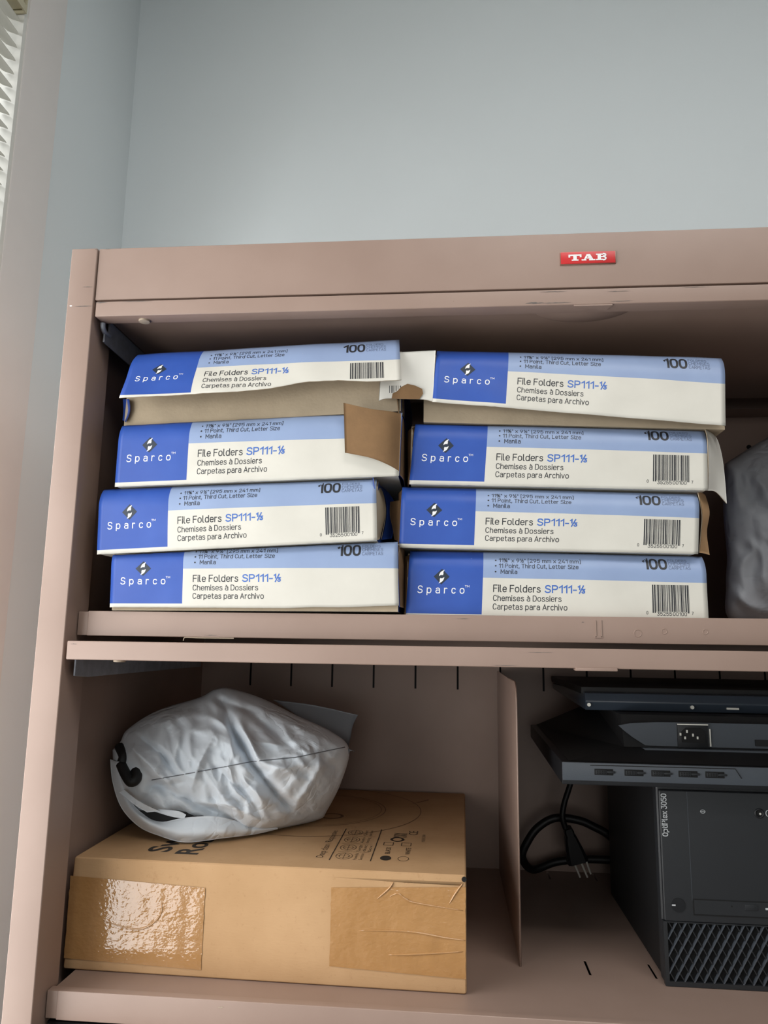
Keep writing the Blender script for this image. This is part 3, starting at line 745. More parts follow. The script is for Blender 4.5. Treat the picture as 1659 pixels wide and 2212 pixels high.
side_flap(L2, [[A(745, 978, yk), A(800, 989, yk-.002), A(838, 1004, yk), A(862, 1018, yk+.006)], [A(744, 940, yk-.001), A(800, 948, yk-.004), A(840, 957, yk-.002), A(864, 965, yk+.006)], [A(743, 900, yk), A(800, 909, yk-.003), A(840, 918, yk-.002), A(866, 922, yk+.006)], [A(742, 870, yk), A(800, 883, yk-.002), A(840, 888, yk), A(866, 893, yk+.006)]], ['kraft_dark', 'white_card'], name='folded_flap')
# top left: front panel torn loose along the bottom and swung out
p = Panel((292, 765), (862, 733), (257, 860), (868, 838), YL+.010, YL-.020, seed=4, dent=.0022, v0=.050, rr=.034)
L1 = folder_box('topmost file folder box of the left stack, torn front panel lifted above bare cardboard', p, YL+.006, lambda u: interp([(0, .0005), (.08, .0018), (.13, .003), (.165, .006), (.20, .0125), (.24, .0135), (.27, .0105), (.307, .0105)], u)+.0012*abs(noise.noise(Vector((u*60, 2, 0)))), bcut=.0145, body=False, digits=False, flaps='')
za, zb_ = p.TL.z, p.TR.z
V = []
for X, zb0, zt0 in ((q2.x, q2.z-.0035, za-.012), (q3.x, q3.z-.001, zb_-.012)):
    V += [(X, YL+.012, zb0), (X, YL+.016, zt0), (X, YL+.25, zt0), (X, YL+.25, zb0)]
link('carton', V, [(0, 4, 5, 1), (1, 5, 6, 2), (2, 6, 7, 3), (3, 7, 4, 0), (0, 1, 2, 3), (7, 6, 5, 4)], ['card_in', 'blue_side'], L1, [0, 1, 1, 0, 1, 1])
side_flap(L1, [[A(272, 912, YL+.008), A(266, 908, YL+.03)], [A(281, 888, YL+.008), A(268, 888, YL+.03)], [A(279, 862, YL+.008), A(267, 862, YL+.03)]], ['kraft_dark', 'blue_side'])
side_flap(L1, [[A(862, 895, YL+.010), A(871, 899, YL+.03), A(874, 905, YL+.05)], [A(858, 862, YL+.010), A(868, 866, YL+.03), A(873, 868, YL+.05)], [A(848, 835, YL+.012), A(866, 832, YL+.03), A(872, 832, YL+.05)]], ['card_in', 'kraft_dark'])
# --- right stack, bottom to top
qa, qb, qc, qd = A(915, 912, YR+.006), A(1566, 928, YR+.006), A(944, 760, YR+.016), A(1567, 774, YR+.016)
P2 = Panel((897, 907), (1527, 922), (884, 1046), (1529, 1060), YR, YR, seed=7, above=((qa.x, qa.z), (qb.x, qb.z)))
P3 = Panel((868, 1047), (1512, 1063), (862, 1183), (1508, 1197), YR-.003, YR-.003, seed=6, above=edge(P2))
P4 = Panel((885, 1187), (1524, 1199), (876, 1334), (1531, 1344), YR, YR, seed=5, above=edge(P3))
folder_box('file folder box with barcode at the bottom of the right stack', P4, YR, rag(.0003, 1))
R3 = folder_box('file folder box third down in the right stack, wavy brown flap at its right end', P3, YR-.003, rag(.0006, 4), flaps='l')
side_flap(R3, [[A(1511, 1194, .034), A(1524, 1196, .05), A(1533, 1199, .06)], [A(1515, 1150, .034), A(1522, 1150, .05), A(1527, 1150, .06)], [A(1517, 1110, .034), A(1528, 1110, .05), A(1533, 1106, .06)], [A(1508, 1064, .036), A(1516, 1064, .05), A(1524, 1070, .06)]], ['kraft', 'card_in'])
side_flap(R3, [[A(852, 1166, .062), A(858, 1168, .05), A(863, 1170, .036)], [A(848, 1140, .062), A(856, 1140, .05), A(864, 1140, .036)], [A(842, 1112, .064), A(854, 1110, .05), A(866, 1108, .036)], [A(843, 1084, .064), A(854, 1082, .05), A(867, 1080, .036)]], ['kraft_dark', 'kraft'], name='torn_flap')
R2 = folder_box('file folder box with a plain white flap curling out at its right end', P2, YR, rag(.0006, 8), flaps='l')
side_flap(R2, [[A(1529, 1060, YR), A(1547, 1063, YR+.016), A(1570, 1088, YR+.022)], [A(1530, 1025, YR), A(1548, 1026, YR+.016), A(1566, 1034, YR+.026)], [A(1530, 985, YR), A(1547, 983, YR+.016), A(1560, 986, YR+.03)], [A(1528, 945, YR), A(1543, 946, YR+.018), A(1550, 950, YR+.034)], [A(1522, 924, YR+.008), A(1530, 926, YR+.022), A(1534, 928, YR+.038)]], ['white_card', 'card_in'])
p = Panel((944, 748), (1567, 764), (934, 868), (1567, 920), YR-.002, YR-.010, seed=8, dent=.0012)
R1 = folder_box('topmost file folder box of the right stack, white end flap sticking out to the left', p, YR-.004, lambda u: 0.0005*abs(noise.noise(Vector((u*80, 6, 0)))), barcode=False, body=False, flaps='')
V = []
for b, tt in ((qa, qc), (qb, qd)):
    V += [(b.x, YR+.006, b.z), (b.x, YR+.010, tt.z-.016), (b.x, YR+.02, tt.z-.002), (b.x, YR+.25, tt.z-.002), (b.x, YR+.25, b.z)]
link('carton', V, [(0, 5, 6, 1), (1, 6, 7, 2), (2, 7, 8, 3), (3, 8, 9, 4), (4, 9, 5, 0), (0, 1, 2, 3, 4), (9, 8, 7, 6, 5)], ['card_in', 'kraft_dark'], R1, [0, 0, 0, 0, 0, 1, 1])
yf_ = YR-.008
fl = side_flap(R1, [[A(818, 866, yf_-.006), A(835, 861, yf_-.006), A(880, 862, yf_-.003), A(915, 863, yf_-.001), A(936, 868, yf_)], [A(820, 835, yf_-.006), A(840, 833, yf_-.005), A(880, 832, yf_-.003), A(915, 830, yf_), A(937, 830, yf_+.001)], [A(822, 795, yf_-.004), A(840, 794, yf_-.003), A(880, 793, yf_-.001), A(915, 792, yf_+.002), A(939, 792, yf_+.003)], [A(823, 761, yf_), A(840, 761, yf_), A(880, 760, yf_+.001), A(915, 758, yf_+.004), A(941, 757, yf_+.006)]], ['white_card', 'card_in'], name='end_flap')
cy = yf_-.0072
pts = [(846, 861), (848, 850), (858, 845), (866, 836), (880, 829), (897, 833), (912, 840), (914, 850), (906, 862), (880, 862)]
g = G(); fr = [A(a, b, yf_-.0062+max(0, (a-846))*.00005) for a, b in pts]
g.add([v for v in fr], [tuple(range(len(fr)))]); g.build('torn_patch', 'kraft_dark', fl)
g = G()
for i in range(7):
    a = 841+i*4.6; w_ = (1.2, 2.2, 1.0, 1.6, 1, 2, 1)[i]; lo = 849 if i < 3 else 849-(i-2)*4
    g.add([A(a, 833, cy), A(a+w_, 833, cy), A(a+w_, lo, cy-.0003), A(a, lo, cy-.0003)], [(0, 3, 2, 1)])
g.build('barcode', 'ink_black', fl)

# ------------------------------------------------------------------ grey bag, upper right
def blob(name, outline, center, bulge_f, bulge_b, mats, parent, creases=(), zmin=-9, nring=46, per=7, seed=0, wr=.004, ymax=.49, xmin=-9, power=.5):
    """closed soft bag: outline points (px, py, depth y), pillowed to front and back, with fold lines"""
    ol = spline([Vector(q) for q in outline]+[Vector(outline[0])], per)[:-1]
    n = len(ol); V = []; F = []
    C = Vector(center)
    def crease(a, b):
        d = 0
        for (pl, wd, dp) in creases:
            best = 1e9; tt = 0; tot = len(pl)-1
            for i in range(tot):
                (x0, y0), (x1, y1) = pl[i], pl[i+1]; L = (x1-x0)**2+(y1-y0)**2
                t = max(0, min(1, ((a-x0)*(x1-x0)+(b-y0)*(y1-y0))/L)); dd = math.hypot(a-x0-t*(x1-x0), b-y0-t*(y1-y0))
                if dd < best: best = dd; tt = (i+t)/tot
            if best < wd*3: d += 1.35*dp*(.55*math.exp(-(best/wd)**2)+.65*math.exp(-best/(wd*.55)))*math.sin(math.pi*(.12+.76*tt))
        return d
    for side in (0, 1):
        for r in range(nring if side == 0 else nring):
            s = (r/(nring-1)) if side == 0 else (r/(nring-1))
            if side == 1 and r == nring-1: continue
            for k in range(n):
                if r == 0 and k: continue
                o = ol[k]
                a, b = C.x+s*(o.x-C.x), C.y+s*(o.y-C.y)
                yy = C.z+(o.z-C.z)*s**2
                h = (1-s**2.4)**power
                if side == 0:
                    yy -= bulge_f*h
                    da, db = (a*.55+b*.83), (a*.83-b*.55)          # folds run from upper left to lower right
                    da += 40*noise.noise(Vector((a*.008, b*.008, seed+3))); db += 40*noise.noise(Vector((a*.008, b*.008, seed+9)))
                    nz = (abs(noise.noise(Vector((da*.007, db*.022, seed))))-.2)*1.5+(abs(noise.noise(Vector((da*.02+7, db*.03, seed))))-.2)*.8+(abs(noise.noise(Vector((da*.05, db*.06+3, seed))))-.2)*.16
                    yy += (nz*wr+crease(a, b))*min(1, h*1.6)
                else: yy += bulge_b*h
                P = py(a, b, min(yy, ymax))
                if side == 1: P.z -= .012*h
                P.z = max(P.z, zmin); P.x = max(P.x, xmin); V.append(P)
    def idx(side, r, k):
        k %= n
        if side == 0: return 0 if r == 0 else 1+(r-1)*n+k
        if r == nring-1: return idx(0, r, k)
        base = 1+(nring-1)*n
        return base if r == 0 else base+1+(r-1)*n+k
    for side in (0, 1):
        for r in range(nring-1):
            for k in range(n):
                if r == 0: f = (idx(side, 0, 0), idx(side, 1, k), idx(side, 1, k+1))
                else: f = (idx(side, r, k), idx(side, r+1, k), idx(side, r+1, k+1), idx(side, r, k+1))
                F.append(f if side else f[::-1])
    o = link(name, V, F, mats, parent, None, True)
    bm = bmesh.new(); bm.from_mesh(o.data); bmesh.ops.recalc_face_normals(bm, faces=bm.faces); bm.to_mesh(o.data); bm.free()
    for p_ in o.data.polygons: p_.use_smooth = True
    return o
ub = thing('poly_mailer_bag', 'grey plastic bag standing at the right end of the upper shelf', 'bag', (.93, .27, -.004))
blob('bag_body', [(1566, 1002, .24), (1562, 1100, .24), (1570, 1200, .24), (1568, 1265, .24), (1579, 1340, .24), (1700, 1345, .25), (1850, 1350, .26), (1980, 1352, .27), (2010, 1250, .27), (2012, 1050, .27), (2005, 900, .27), (1930, 862, .27), (1800, 880, .26), (1659, 945, .25)], (1780, 1120, .26), .07, .10, 'poly_grey', ub, creases=[([(1568, 1266), (1620, 1310), (1659, 1322)], 12, -.006), ([(1566, 1130), (1640, 1060), (1720, 1040)], 10, .004)], zmin=-.0038, seed=3, wr=.008)

# ------------------------------------------------------------------ cardboard carton, lower shelf
ZB = LV[1]-.004; ZTB = -.2640
FLx, FRx = .0190, .4465
f0, f1, b1, b0 = (FLx, .0775), (FRx, .0705), (.4535, .488), (.0155, .488)
f0 = (.0190, .0775)
kb = thing('cardboard_carton', 'large flat brown cardboard carton with packing tape on the lower shelf', 'carton', (.23, .28, ZB))
g = G()
q = [f0, f1, b1, b0]
tl = [(f0[0]+.003, f0[1]), (f1[0], f1[1]), b1, b0]
g.add([(x, y, ZB+.0004) for x, y in q]+[(x, y, ZTB) for x, y in tl], [(0, 1, 2, 3), (7, 6, 5, 4), (0, 4, 5, 1), (1, 5, 6, 2), (2, 6, 7, 3), (3, 7, 4, 0)])
kbody = g.build('carton_body', 'kraft', kb, .003, 3)
def front(u, v, off=.0006):       # point on the carton's front: u 0..1 across, v 0..1 up
    x = f0[0]+(f1[0]-f0[0])*u; y = f0[1]+(f1[1]-f0[1])*u
    return Vector((x, y-off, ZB+.0004+(ZTB-ZB-.0004)*v))
def px_front(a, b, off=.0006):
    P = py(a, b, .074); return Vector((P.x, f0[1]+(f1[1]-f0[1])*(P.x-f0[0])/(f1[0]-f0[0])-off, P.z))
def strip(name, mats, x0, x1, vlo, vhi, tex, off, parent):
    rows = []
    for j in range(20):
        t_ = j/19; r = []
        for i in range(40):
            s = i/39; a = x0+(x1-x0)*s
            if i == 0: a += tex*noise.noise(Vector((j*2.1, 1, 0)))
            if i == 39: a += tex*noise.noise(Vector((j*2.1, 4, 0)))
            P = front(a, vlo(s)+(vhi(s)-vlo(s))*t_, off+.0004*noise.noise(Vector((a*40, t_*4, 3)))); r.append(P)
        rows.append(r)
    return G().grid(rows).build(name, mats, parent, smooth=True)
strip('packing_tape', 'tape', .002, .355, lambda s: .10-.03*s, lambda s: .83-.05*s, .003, .0008, kb)
strip('packing_tape', 'tape', .672, .998, lambda s: .17-.04*s, lambda s: .84+.06*s, .003, .0008, kb)
# folds in the tape: slightly raised glossy wrinkles
for ln in ([(222, 1990), (262, 2003), (300, 2008), (330, 1995), (348, 1972), (349, 1950)], [(1000, 1905), (985, 1925), (970, 1950)], [(775, 2008), (880, 2009), (960, 2022), (1005, 2028)], [(842, 1935), (860, 1928), (878, 1940), (900, 1948), (1000, 1964)], [(815, 1940), (840, 1918), (850, 1904)], [(840, 2060), (900, 2058), (1000, 2052)]):
    pts = spline([tuple(px_front(a, b, .0009)) for a, b in ln], 5)
    G().tube(pts, [.0009*math.sin(math.pi*(i+.4)/len(pts))+.0002 for i in range(len(pts))], 6).build('tape_wrinkle', 'tape', kb, smooth=True)
G().tube([(f0[0]+.006, f0[1]+.004, ZTB-.0085), (f1[0]-.004, f1[1]+.0012, ZTB-.0085)], .0022, 6).build('crease_ridge', 'kraft', kb, smooth=True)
# printing on the lid: lines run from front to back, letter tops to the left
lid = lambda x, y: (x, y, ZTB+.0003)
rot = lambda base: (lambda u, v: lid(base-v, u))
g = G()
put_text(g, 'Sweeping', .108, .300, 0, .0265, rot(.1150), .02); put_text(g, 'Robot', .103, .215, 0, .0265, rot(.1500), .02)
g.build('title_lettering', 'ink_box', kb)
g = G()
put_text(g, 'Deep clean / Responsive', .112, .228, 0, .0085, rot(.2900), -.01)
put_text(g, 'BLACK', .136, .163, 0, .006, rot(.3620), .0); put_text(g, 'WHITE', .136, .163, 0, .006, rot(.3850), .0)
put_text(g, 'CE', .222, .240, 0, .012, rot(.3900), -.01)
put_text(g, 'MADE IN CHINA', .192, .225, 0, .0045, rot(.4000), -.01)
for i in range(4):
    for j, s in enumerate(('Powerful Suction', 'Large dust box', 'Auto cleaning', 'Quiet operation')[i].split(' ')): put_text(g, s, .108+i*.034, .108+i*.034+.025, 0, .0042, rot(.3275+j*.0062), -.01)
def ring(cx_, cy_, r, wd, n=40, a0=0, a1=2*math.pi, ry=None):
    ry = ry or r
    rows = [[lid(cx_+(r-wd)*math.cos(a0+(a1-a0)*k/n), cy_+(ry-wd)*math.sin(a0+(a1-a0)*k/n)) for k in range(n+1)], [lid(cx_+r*math.cos(a0+(a1-a0)*k/n), cy_+ry*math.sin(a0+(a1-a0)*k/n)) for k in range(n+1)]]
    g.grid(rows, flip=True)
def bar(xa, ya, xb, yb, wd):
    d = Vector((xb-xa, yb-ya)); n_ = Vector((-d.y, d.x)).normalized()*wd/2
    g.add([lid(xa-n_.x, ya-n_.y), lid(xa+n_.x, ya+n_.y), lid(xb+n_.x, yb+n_.y), lid(xb-n_.x, yb-n_.y)], [(0, 3, 2, 1)])
bar(.2985, .103, .2985, .240, .0011); bar(.3435, .105, .3435, .243, .0011)
for i in range(4):
    ring(.3125, .121+i*.034, .0095, .0006, ry=.0125); ring(.3125, .121+i*.034, .006, .0006, ry=.008); bar(.304, .121+i*.034, .321, .121+i*.034, .0005); bar(.3125, .11+i*.034, .3125, .132+i*.034, .0005)
    if i: bar(.3025, .104+i*.034, .339, .104+i*.034, .0005)
ring(.3590, .119, .0062, .0062, 20, ry=.009); ring(.3785, .119, .0062, .0006, 24, ry=.009)
for x_ in (.3575, .3785):
    for a in ((x_-.0055, .171, x_+.0055, .171), (x_-.0055, .184, x_+.0055, .184), (x_-.0055, .171, x_-.0055, .184), (x_+.0055, .171, x_+.0055, .184)): bar(*a, .0008)
ring(.3665, .198, .0085, .003, 24, ry=.010)
for i in range(3): bar(.361, .208+i*.007, .377, .213+i*.007, .0012); bar(.377, .208+i*.007, .361, .213+i*.007, .0012)
g.build('small_print', 'ink_box', kb)
g = G()
ring(.2400, .345, .150, .0012, 60); ring(.2400, .345, .100, .0012, 60); ring(.2400, .345, .094, .0008, 60); ring(.2700, .305, .016, .004, 30)
for k in range(3): bar(.375+.006*k, .40+.008*k, .398, .425+.004*k, .0012)
g.build('line_drawing', 'ink_faint', kb)
G().cyl((f1[0]-.0022, f1[1]-.0006, ZTB-.004), 1, .0026, .0012, 10).build('corner_hole', 'hole', kb)

# ------------------------------------------------------------------ white mailer bag on the carton
wb = thing('poly_mailer_bag', 'crumpled white plastic mailer bag lying on the cardboard carton', 'bag', (.16, .21, ZTB))
OUT = [(243, 1620, .160), (246, 1668, .160), (258, 1720, .165), (290, 1765, .175), (340, 1782, .185), (420, 1790, .19), (500, 1797, .20), (570, 1795, .205), (630, 1785, .235), (690, 1770, .272), (706, 1752, .27), (737, 1690, .258), (754, 1618, .25), (715, 1580, .25), (640, 1545, .255), (565, 1508, .255), (497, 1487, .25), (465, 1489, .25), (430, 1507, .24), (340, 1535, .21), (276, 1575, .18), (260, 1602, .165)]
CR = [([(480, 1515), (505, 1580), (545, 1650), (600, 1720), (650, 1775)], 13, .020), ([(500, 1535), (540, 1600), (560, 1650)], 8, -.008),
      ([(470, 1510), (540, 1535), (600, 1590), (640, 1625)], 12, .009), ([(520, 1510), (620, 1560), (740, 1615)], 9, -.004),
      ([(275, 1605), (330, 1660), (390, 1720)], 14, -.009), ([(300, 1590), (345, 1625), (375, 1665)], 9, .008), ([(460, 1590), (430, 1650), (415, 1700)], 9, -.006),
      ([(470, 1660), (520, 1710), (570, 1765)], 11, .009), ([(330, 1690), (420, 1735), (500, 1770)], 14, .011), ([(390, 1730), (500, 1740), (600, 1790)], 9, -.006),
      ([(700, 1640), (730, 1665), (720, 1710)], 8, .006), ([(620, 1745), (640, 1760), (660, 1785)], 6, -.006), ([(745, 1615), (690, 1660), (640, 1740)], 10, -.004),
      ([(340, 1560), (430, 1540), (480, 1560)], 16, -.005), ([(640, 1600), (600, 1610), (540, 1600)], 9, -.004), ([(560, 1690), (600, 1660), (690, 1650)], 12, -.004),
      ([(395, 1690), (330, 1700), (300, 1740)], 12, .006)]
wbody = blob('bag_body', OUT, (490, 1655, .215), .075, .12, 'poly', wb, CR, zmin=ZTB+.0006, seed=8, wr=.013, xmin=.0165, nring=64, per=9, power=.62)
# long side seam
def on_bag(a, b, lift=.0012):
    d = ray(a, b); best = None
    ok, loc, nrm, _ = wbody.ray_cast(CAM-parent_loc(wb), d.normalized())
    P = (loc+parent_loc(wb)) if ok else py(a, b, .2)
    return P-d.normalized()*lift
bpy.context.view_layer.update()
seam = [on_bag(a, b, .0006) for a, b in [(328+(745-328)*i/50, interp([(328, 1685), (440, 1665), (545, 1645), (640, 1636), (745, 1614)], 328+(745-328)*i/50)) for i in range(51)]]
G().tube(seam, .0006, 5).build('side_seam', 'poly_dark', wb, smooth=True)
def flat_sheet(name, mats, cols, n=5, parent=wb): return side_flap(parent, cols, mats, .0006, n, name)
# open mouth of the bag lying along the lower left
flat_sheet('mouth_flap', ['poly', 'poly_dark'], [
    [A(238, 1640, .150), A(243, 1690, .150), A(262, 1745, .150), A(300, 1786, .155), A(345, 1806, .150), A(400, 1820, .142), A(480, 1811, .155), A(552, 1802, .185), A(600, 1791, .205)],
    [A(252, 1645, .146), A(262, 1700, .145), A(280, 1742, .143), A(312, 1772, .140), A(350, 1790, .135), A(405, 1800, .130), A(480, 1796, .145), A(550, 1793, .18), A(600, 1789, .203)],
    [A(264, 1650, .150), A(276, 1705, .150), A(290, 1740, .150), A(322, 1766, .150), A(352, 1775, .145), A(400, 1766, .140), A(470, 1764, .150), A(545, 1782, .185), A(600, 1787, .205)]])
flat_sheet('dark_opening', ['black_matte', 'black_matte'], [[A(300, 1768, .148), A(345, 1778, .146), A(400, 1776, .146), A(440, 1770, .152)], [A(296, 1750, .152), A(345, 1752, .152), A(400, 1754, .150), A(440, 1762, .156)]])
flat_sheet('inner_fold', ['poly', 'poly_dark'], [[A(258, 1712, .136), A(290, 1738, .132), A(318, 1755, .136)], [A(268, 1705, .136), A(300, 1730, .132), A(345, 1752, .134)]])
flat_sheet('inner_fold', ['poly', 'poly_dark'], [[A(330, 1752, .138), A(370, 1764, .134), A(398, 1768, .136)], [A(345, 1748, .140), A(385, 1752, .134), A(402, 1760, .136)]])
# trailing corner behind
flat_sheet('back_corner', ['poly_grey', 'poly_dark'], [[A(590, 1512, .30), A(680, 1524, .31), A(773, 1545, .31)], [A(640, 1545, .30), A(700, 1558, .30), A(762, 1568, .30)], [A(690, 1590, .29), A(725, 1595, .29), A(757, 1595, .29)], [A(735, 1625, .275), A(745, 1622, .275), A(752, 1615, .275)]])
flat_sheet('seam_corner', ['poly', 'poly_dark'], [[A(738, 1612, .245), A(750, 1616, .245), A(766, 1624, .245)], [A(738, 1620, .245), A(746, 1620, .245), A(757, 1622, .245)], [A(736, 1640, .25), A(742, 1640, .25), A(748, 1636, .25)]])
# black strap poking out of the mouth
for pts, rr in (([(257, 1612, .150), (266, 1632, .142), (263, 1646, .140)], .0055), ([(262, 1650, .142), (272, 1672, .136), (284, 1688, .132), (295, 1680, .134), (294, 1664, .14)], .0065)):
    G().tube(spline([tuple(A(a, b, c)) for a, b, c in pts], 6), rr, 10).build('black_strap', 'black_matte', wb, smooth=True)

# ------------------------------------------------------------------ shelf divider
dv = thing('shelf_divider', 'upright tan metal shelf divider plate standing beside the cardboard carton', 'divider', (.507, .31, ZB))
prof = [(.144, ZB+.0002), (.144, -.118), (.146, -.092), (.152, -.080), (.164, -.074), (.40, -.0735), (.492, -.0735), (.492, ZB+.0002)]
G().prism(prof, 0, .5062, .5075).build('plate', 'paint', dv)
G().tube([(.5068, .1438, ZB+.001), (.5068, .1438, -.118), (.5068, .1458, -.092), (.5068, .1518, -.080), (.5068, .164, -.0738), (.5068, .25, -.0733)], .0011, 8).build('rolled_edge', 'paint', dv, smooth=True)

# ------------------------------------------------------------------ desktop computer lying on its side
TX0, TX1, TY0, TY1, TZ0, TZ1 = .6535, 1.003, .115, .400, ZB, -.1756
tw = thing('desktop_computer', 'black desktop computer tower lying on its side under the monitors', 'computer', ((TX0+TX1)/2, (TY0+TY1)/2, ZB))
G().box(TX0+.003, TX1-.003, TY0+.022, TY1, TZ0+.0006, TZ1-.0004).build('case', 'black_matte', tw, .002)
G().box(TX0, TX1, TY0+.006, TY0+.022, TZ0+.0006, TZ1-.0004).build('front_bezel', 'tower', tw, .004, 3)
GX = lambda a, b: py(a, b, TY0)
gz1 = GX(1435, 1990).z; zt_face = GX(1420, 1706).z
fa = G().box(TX0+.0015, TX1-.0015, TY0, TY0+.0065, gz1, zt_face).build('front_face', 'tower', tw, .0022, 3)
g = G(); mf = lambda x_: (lambda u, v: (x_-v, TY0-.0002, u))
din(g, 'OptiPlex 3050', GX(1443, 1806).z, GX(1431, 1715).z, 0, .0052, mf(GX(1440, 1806).x+.0012), .085); g.build('model_lettering', 'tower_text', fa)
lx = GX(1488, 1800).x
G().box(lx-.0002, lx+.0002, TY0-.0001, TY0+.001, GX(1488, 1945).z, zt_face-.001).build('panel_line', 'grey_plastic', fa)
c = GX(1465, 1955)
G().cyl((c.x, TY0-.0008, c.z), 1, .0070, .001, 32).build('power_button', 'black', fa)
G().box(c.x-.0066, c.x-.0030, TY0-.0011, TY0, c.z-.0007, c.z+.0007).build('button_mark', 'tower_text', fa)
c = GX(1640, 1757)
g = G(); g.tube([(c.x+.0042*math.cos(k*math.pi/12), TY0-.0002, c.z+.0042*math.sin(k*math.pi/12)) for k in range(25)], .0010, 8, cap=False); g.build('headphone_jack', 'black', fa, smooth=True)
G().cyl((c.x, TY0-.0003, c.z), 1, .0034, .0006, 20).build('jack_hole', 'hole', fa)
G().cyl((c.x+.0008, TY0-.0008, c.z-.0004), 1, .0011, .0006, 12).build('jack_contact', 'chrome', fa)
g = G(); q = GX(1659, 1757); g.tube([(q.x+.0022*math.cos(k*math.pi/10), TY0-.0002, q.z+.0030*math.sin(k*math.pi/10)) for k in range(21)], .0004, 6, cap=False); g.build('headphone_mark', 'tower_text', fa)
c = GX(1518, 1753); g = G(); g.tube([(c.x+.0024*math.cos(k*math.pi/10), TY0-.0001, c.z+.0017*math.sin(k*math.pi/10)) for k in range(21)], .0003, 6, cap=False); g.box(c.x-.002, c.x+.002, TY0-.0003, TY0, c.z-.0002, c.z+.0002); g.build('drive_light_mark', 'tower_text', fa)
a, b = GX(1496, 1941), GX(1497, 1977)
G().box(a.x, TX1-.03, TY0-.0004, TY0+.001, b.z, a.z).build('drive_slot', 'hole', fa)
dr = G().box(a.x+.0012, TX1-.032, TY0-.0010, TY0+.001, b.z+.0016, a.z-.0010).build('optical_drive', 'tower', fa)
c = GX(1580, 1957); G().cyl((c.x, TY0-.0014, c.z), 1, .0008, .0008, 10).build('eject_pinhole', 'hole', fa)
c = GX(1622, 1960); G().box(c.x-.0066, c.x+.0066, TY0-.0016, TY0-.0008, c.z-.0028, c.z+.0028).build('eject_button', 'tower', fa, .0005)
c = GX(1657, 1962); G().box(c.x-.002, c.x+.004, TY0-.0014, TY0-.0008, c.z-.0014, c.z+.0006).build('drive_mark', 'tower_text', fa)
# lattice grille
gx0, gx1, gzb, gzt = TX0+.0040, TX1-.006, TZ0+.0052, gz1-.0010
G().box(gx0, gx1, TY0+.0055, TY0+.0062, gzb, gzt).build('grille_backing', 'hole', tw)
for x0, x1, z0, z1 in ((TX0, gx0, TZ0+.0006, gz1), (gx1, TX1, TZ0+.0006, gz1), (gx0, gx1, TZ0+.0006, gzb), (gx0, gx1, gzt, gz1)):
    G().box(x0, x1, TY0, TY0+.0065, z0, z1).build('grille_frame', 'tower', tw)
H = gzt-gzb
def lattice(dx, step, wd, y0, y1):
    g = G(); x = gx0-abs(dx)
    while x < gx1+abs(dx):
        xa, xb, za, zb = x, x+dx, gzb, gzt
        pa = []
        # clip to the frame sideways
        t0, t1 = 0, 1
        for lim, sgn in ((gx0, 1), (gx1, -1)):
            fa_, fb_ = sgn*(xa-lim), sgn*(xb-lim)
            if fa_ < 0 and fb_ < 0: t0 = 2
            elif fa_ < 0: t0 = max(t0, -fa_/(fb_-fa_))
            elif fb_ < 0: t1 = min(t1, fa_/(fa_-fb_))
        if t0 < t1-.02:
            ax, az = xa+(xb-xa)*t0, za+(zb-za)*t0; bx_, bz = xa+(xb-xa)*t1, za+(zb-za)*t1
            g.prism([(ax-wd, az), (ax+wd, az), (bx_+wd, bz), (bx_-wd, bz)], 1, y0, y1)
        x += step
    return g
lattice(.0335, .0098, .0006, TY0+.0002, TY0+.0045).build('grille_lattice', 'grey_plastic', tw)
lattice(-.0335, .0098, .0006, TY0+.0012, TY0+.0045).build('grille_lattice', 'tower', tw)

# ------------------------------------------------------------------ two monitors lying flat, one on the other
mo = thing('computer_monitor', 'black monitor lying flat on the computer, button row and power socket showing', 'monitor', (.80, .25, TZ1))
mx0, mx1 = .5490, 1.055
bt0, bt1 = TZ1+.0006, -.1655
def ztop(y): return -.1520+(y-.09)*.03
V = []
for X in (mx0, mx1):
    V += [(X, .0905, bt0), (X, .0905, -.1517), (X, .405, -.1475), (X, .405, bt1)]
g = G(); g.add(V, [(0, 4, 5, 1), (1, 5, 6, 2), (2, 6, 7, 3), (3, 7, 4, 0), (0, 1, 2, 3), (7, 6, 5, 4)])
pn = g.build('display_panel', 'black', mo, .0012)
G().box(mx0+.0003, mx1-.0003, .0897, .0912, -.1705, -.1522).build('bottom_edge', 'grey_plastic', mo, .0004)
# back shell, rising in a slope to the hump
hx0, hx1 = .590, 1.02
V = [(mx0+.008, .094, -.1512), (mx1-.008, .094, -.1512), (mx1-.008, .40, -.1470), (mx0+.008, .40, -.1470),
     (.628, .150, -.1425), (.985, .150, -.1425), (.985, .34, -.1075), (.628, .34, -.1075), (.628, .164, -.1078), (.985, .164, -.1078)]
G().add(V, [(0, 1, 5, 4), (4, 5, 9, 8), (8, 9, 6, 7), (7, 6, 2, 3), (0, 4, 8, 7, 3), (1, 2, 6, 9, 5), (3, 2, 1, 0)]).build('back_shell', 'black_matte', mo)
GM = lambda a, b, y=.1490: py(a, b, y)
pts = [GM(1336, 1567), GM(1362, 1562), GM(1420, 1560), GM(1500, 1561)]+[Vector((.98, .149, GM(1500, 1561).z)), Vector((.98, .149, GM(1450, 1612).z)), GM(1450, 1612), GM(1394, 1610), GM(1366, 1592), GM(1348, 1578)]
pb = G().prism([(p_.x, p_.z) for p_ in pts], 1, .1486, .152).build('port_bay', 'grey_plastic', mo)
a, b = GM(1461, 1562), GM(1530, 1616)
so = G().box(a.x, b.x, .146, .150, b.z, a.z).build('power_socket', 'black', mo, .0008)
G().box(a.x, b.x, .1450, .1475, a.z-.0014, a.z-.0002).build('socket_rim', 'chrome', so)
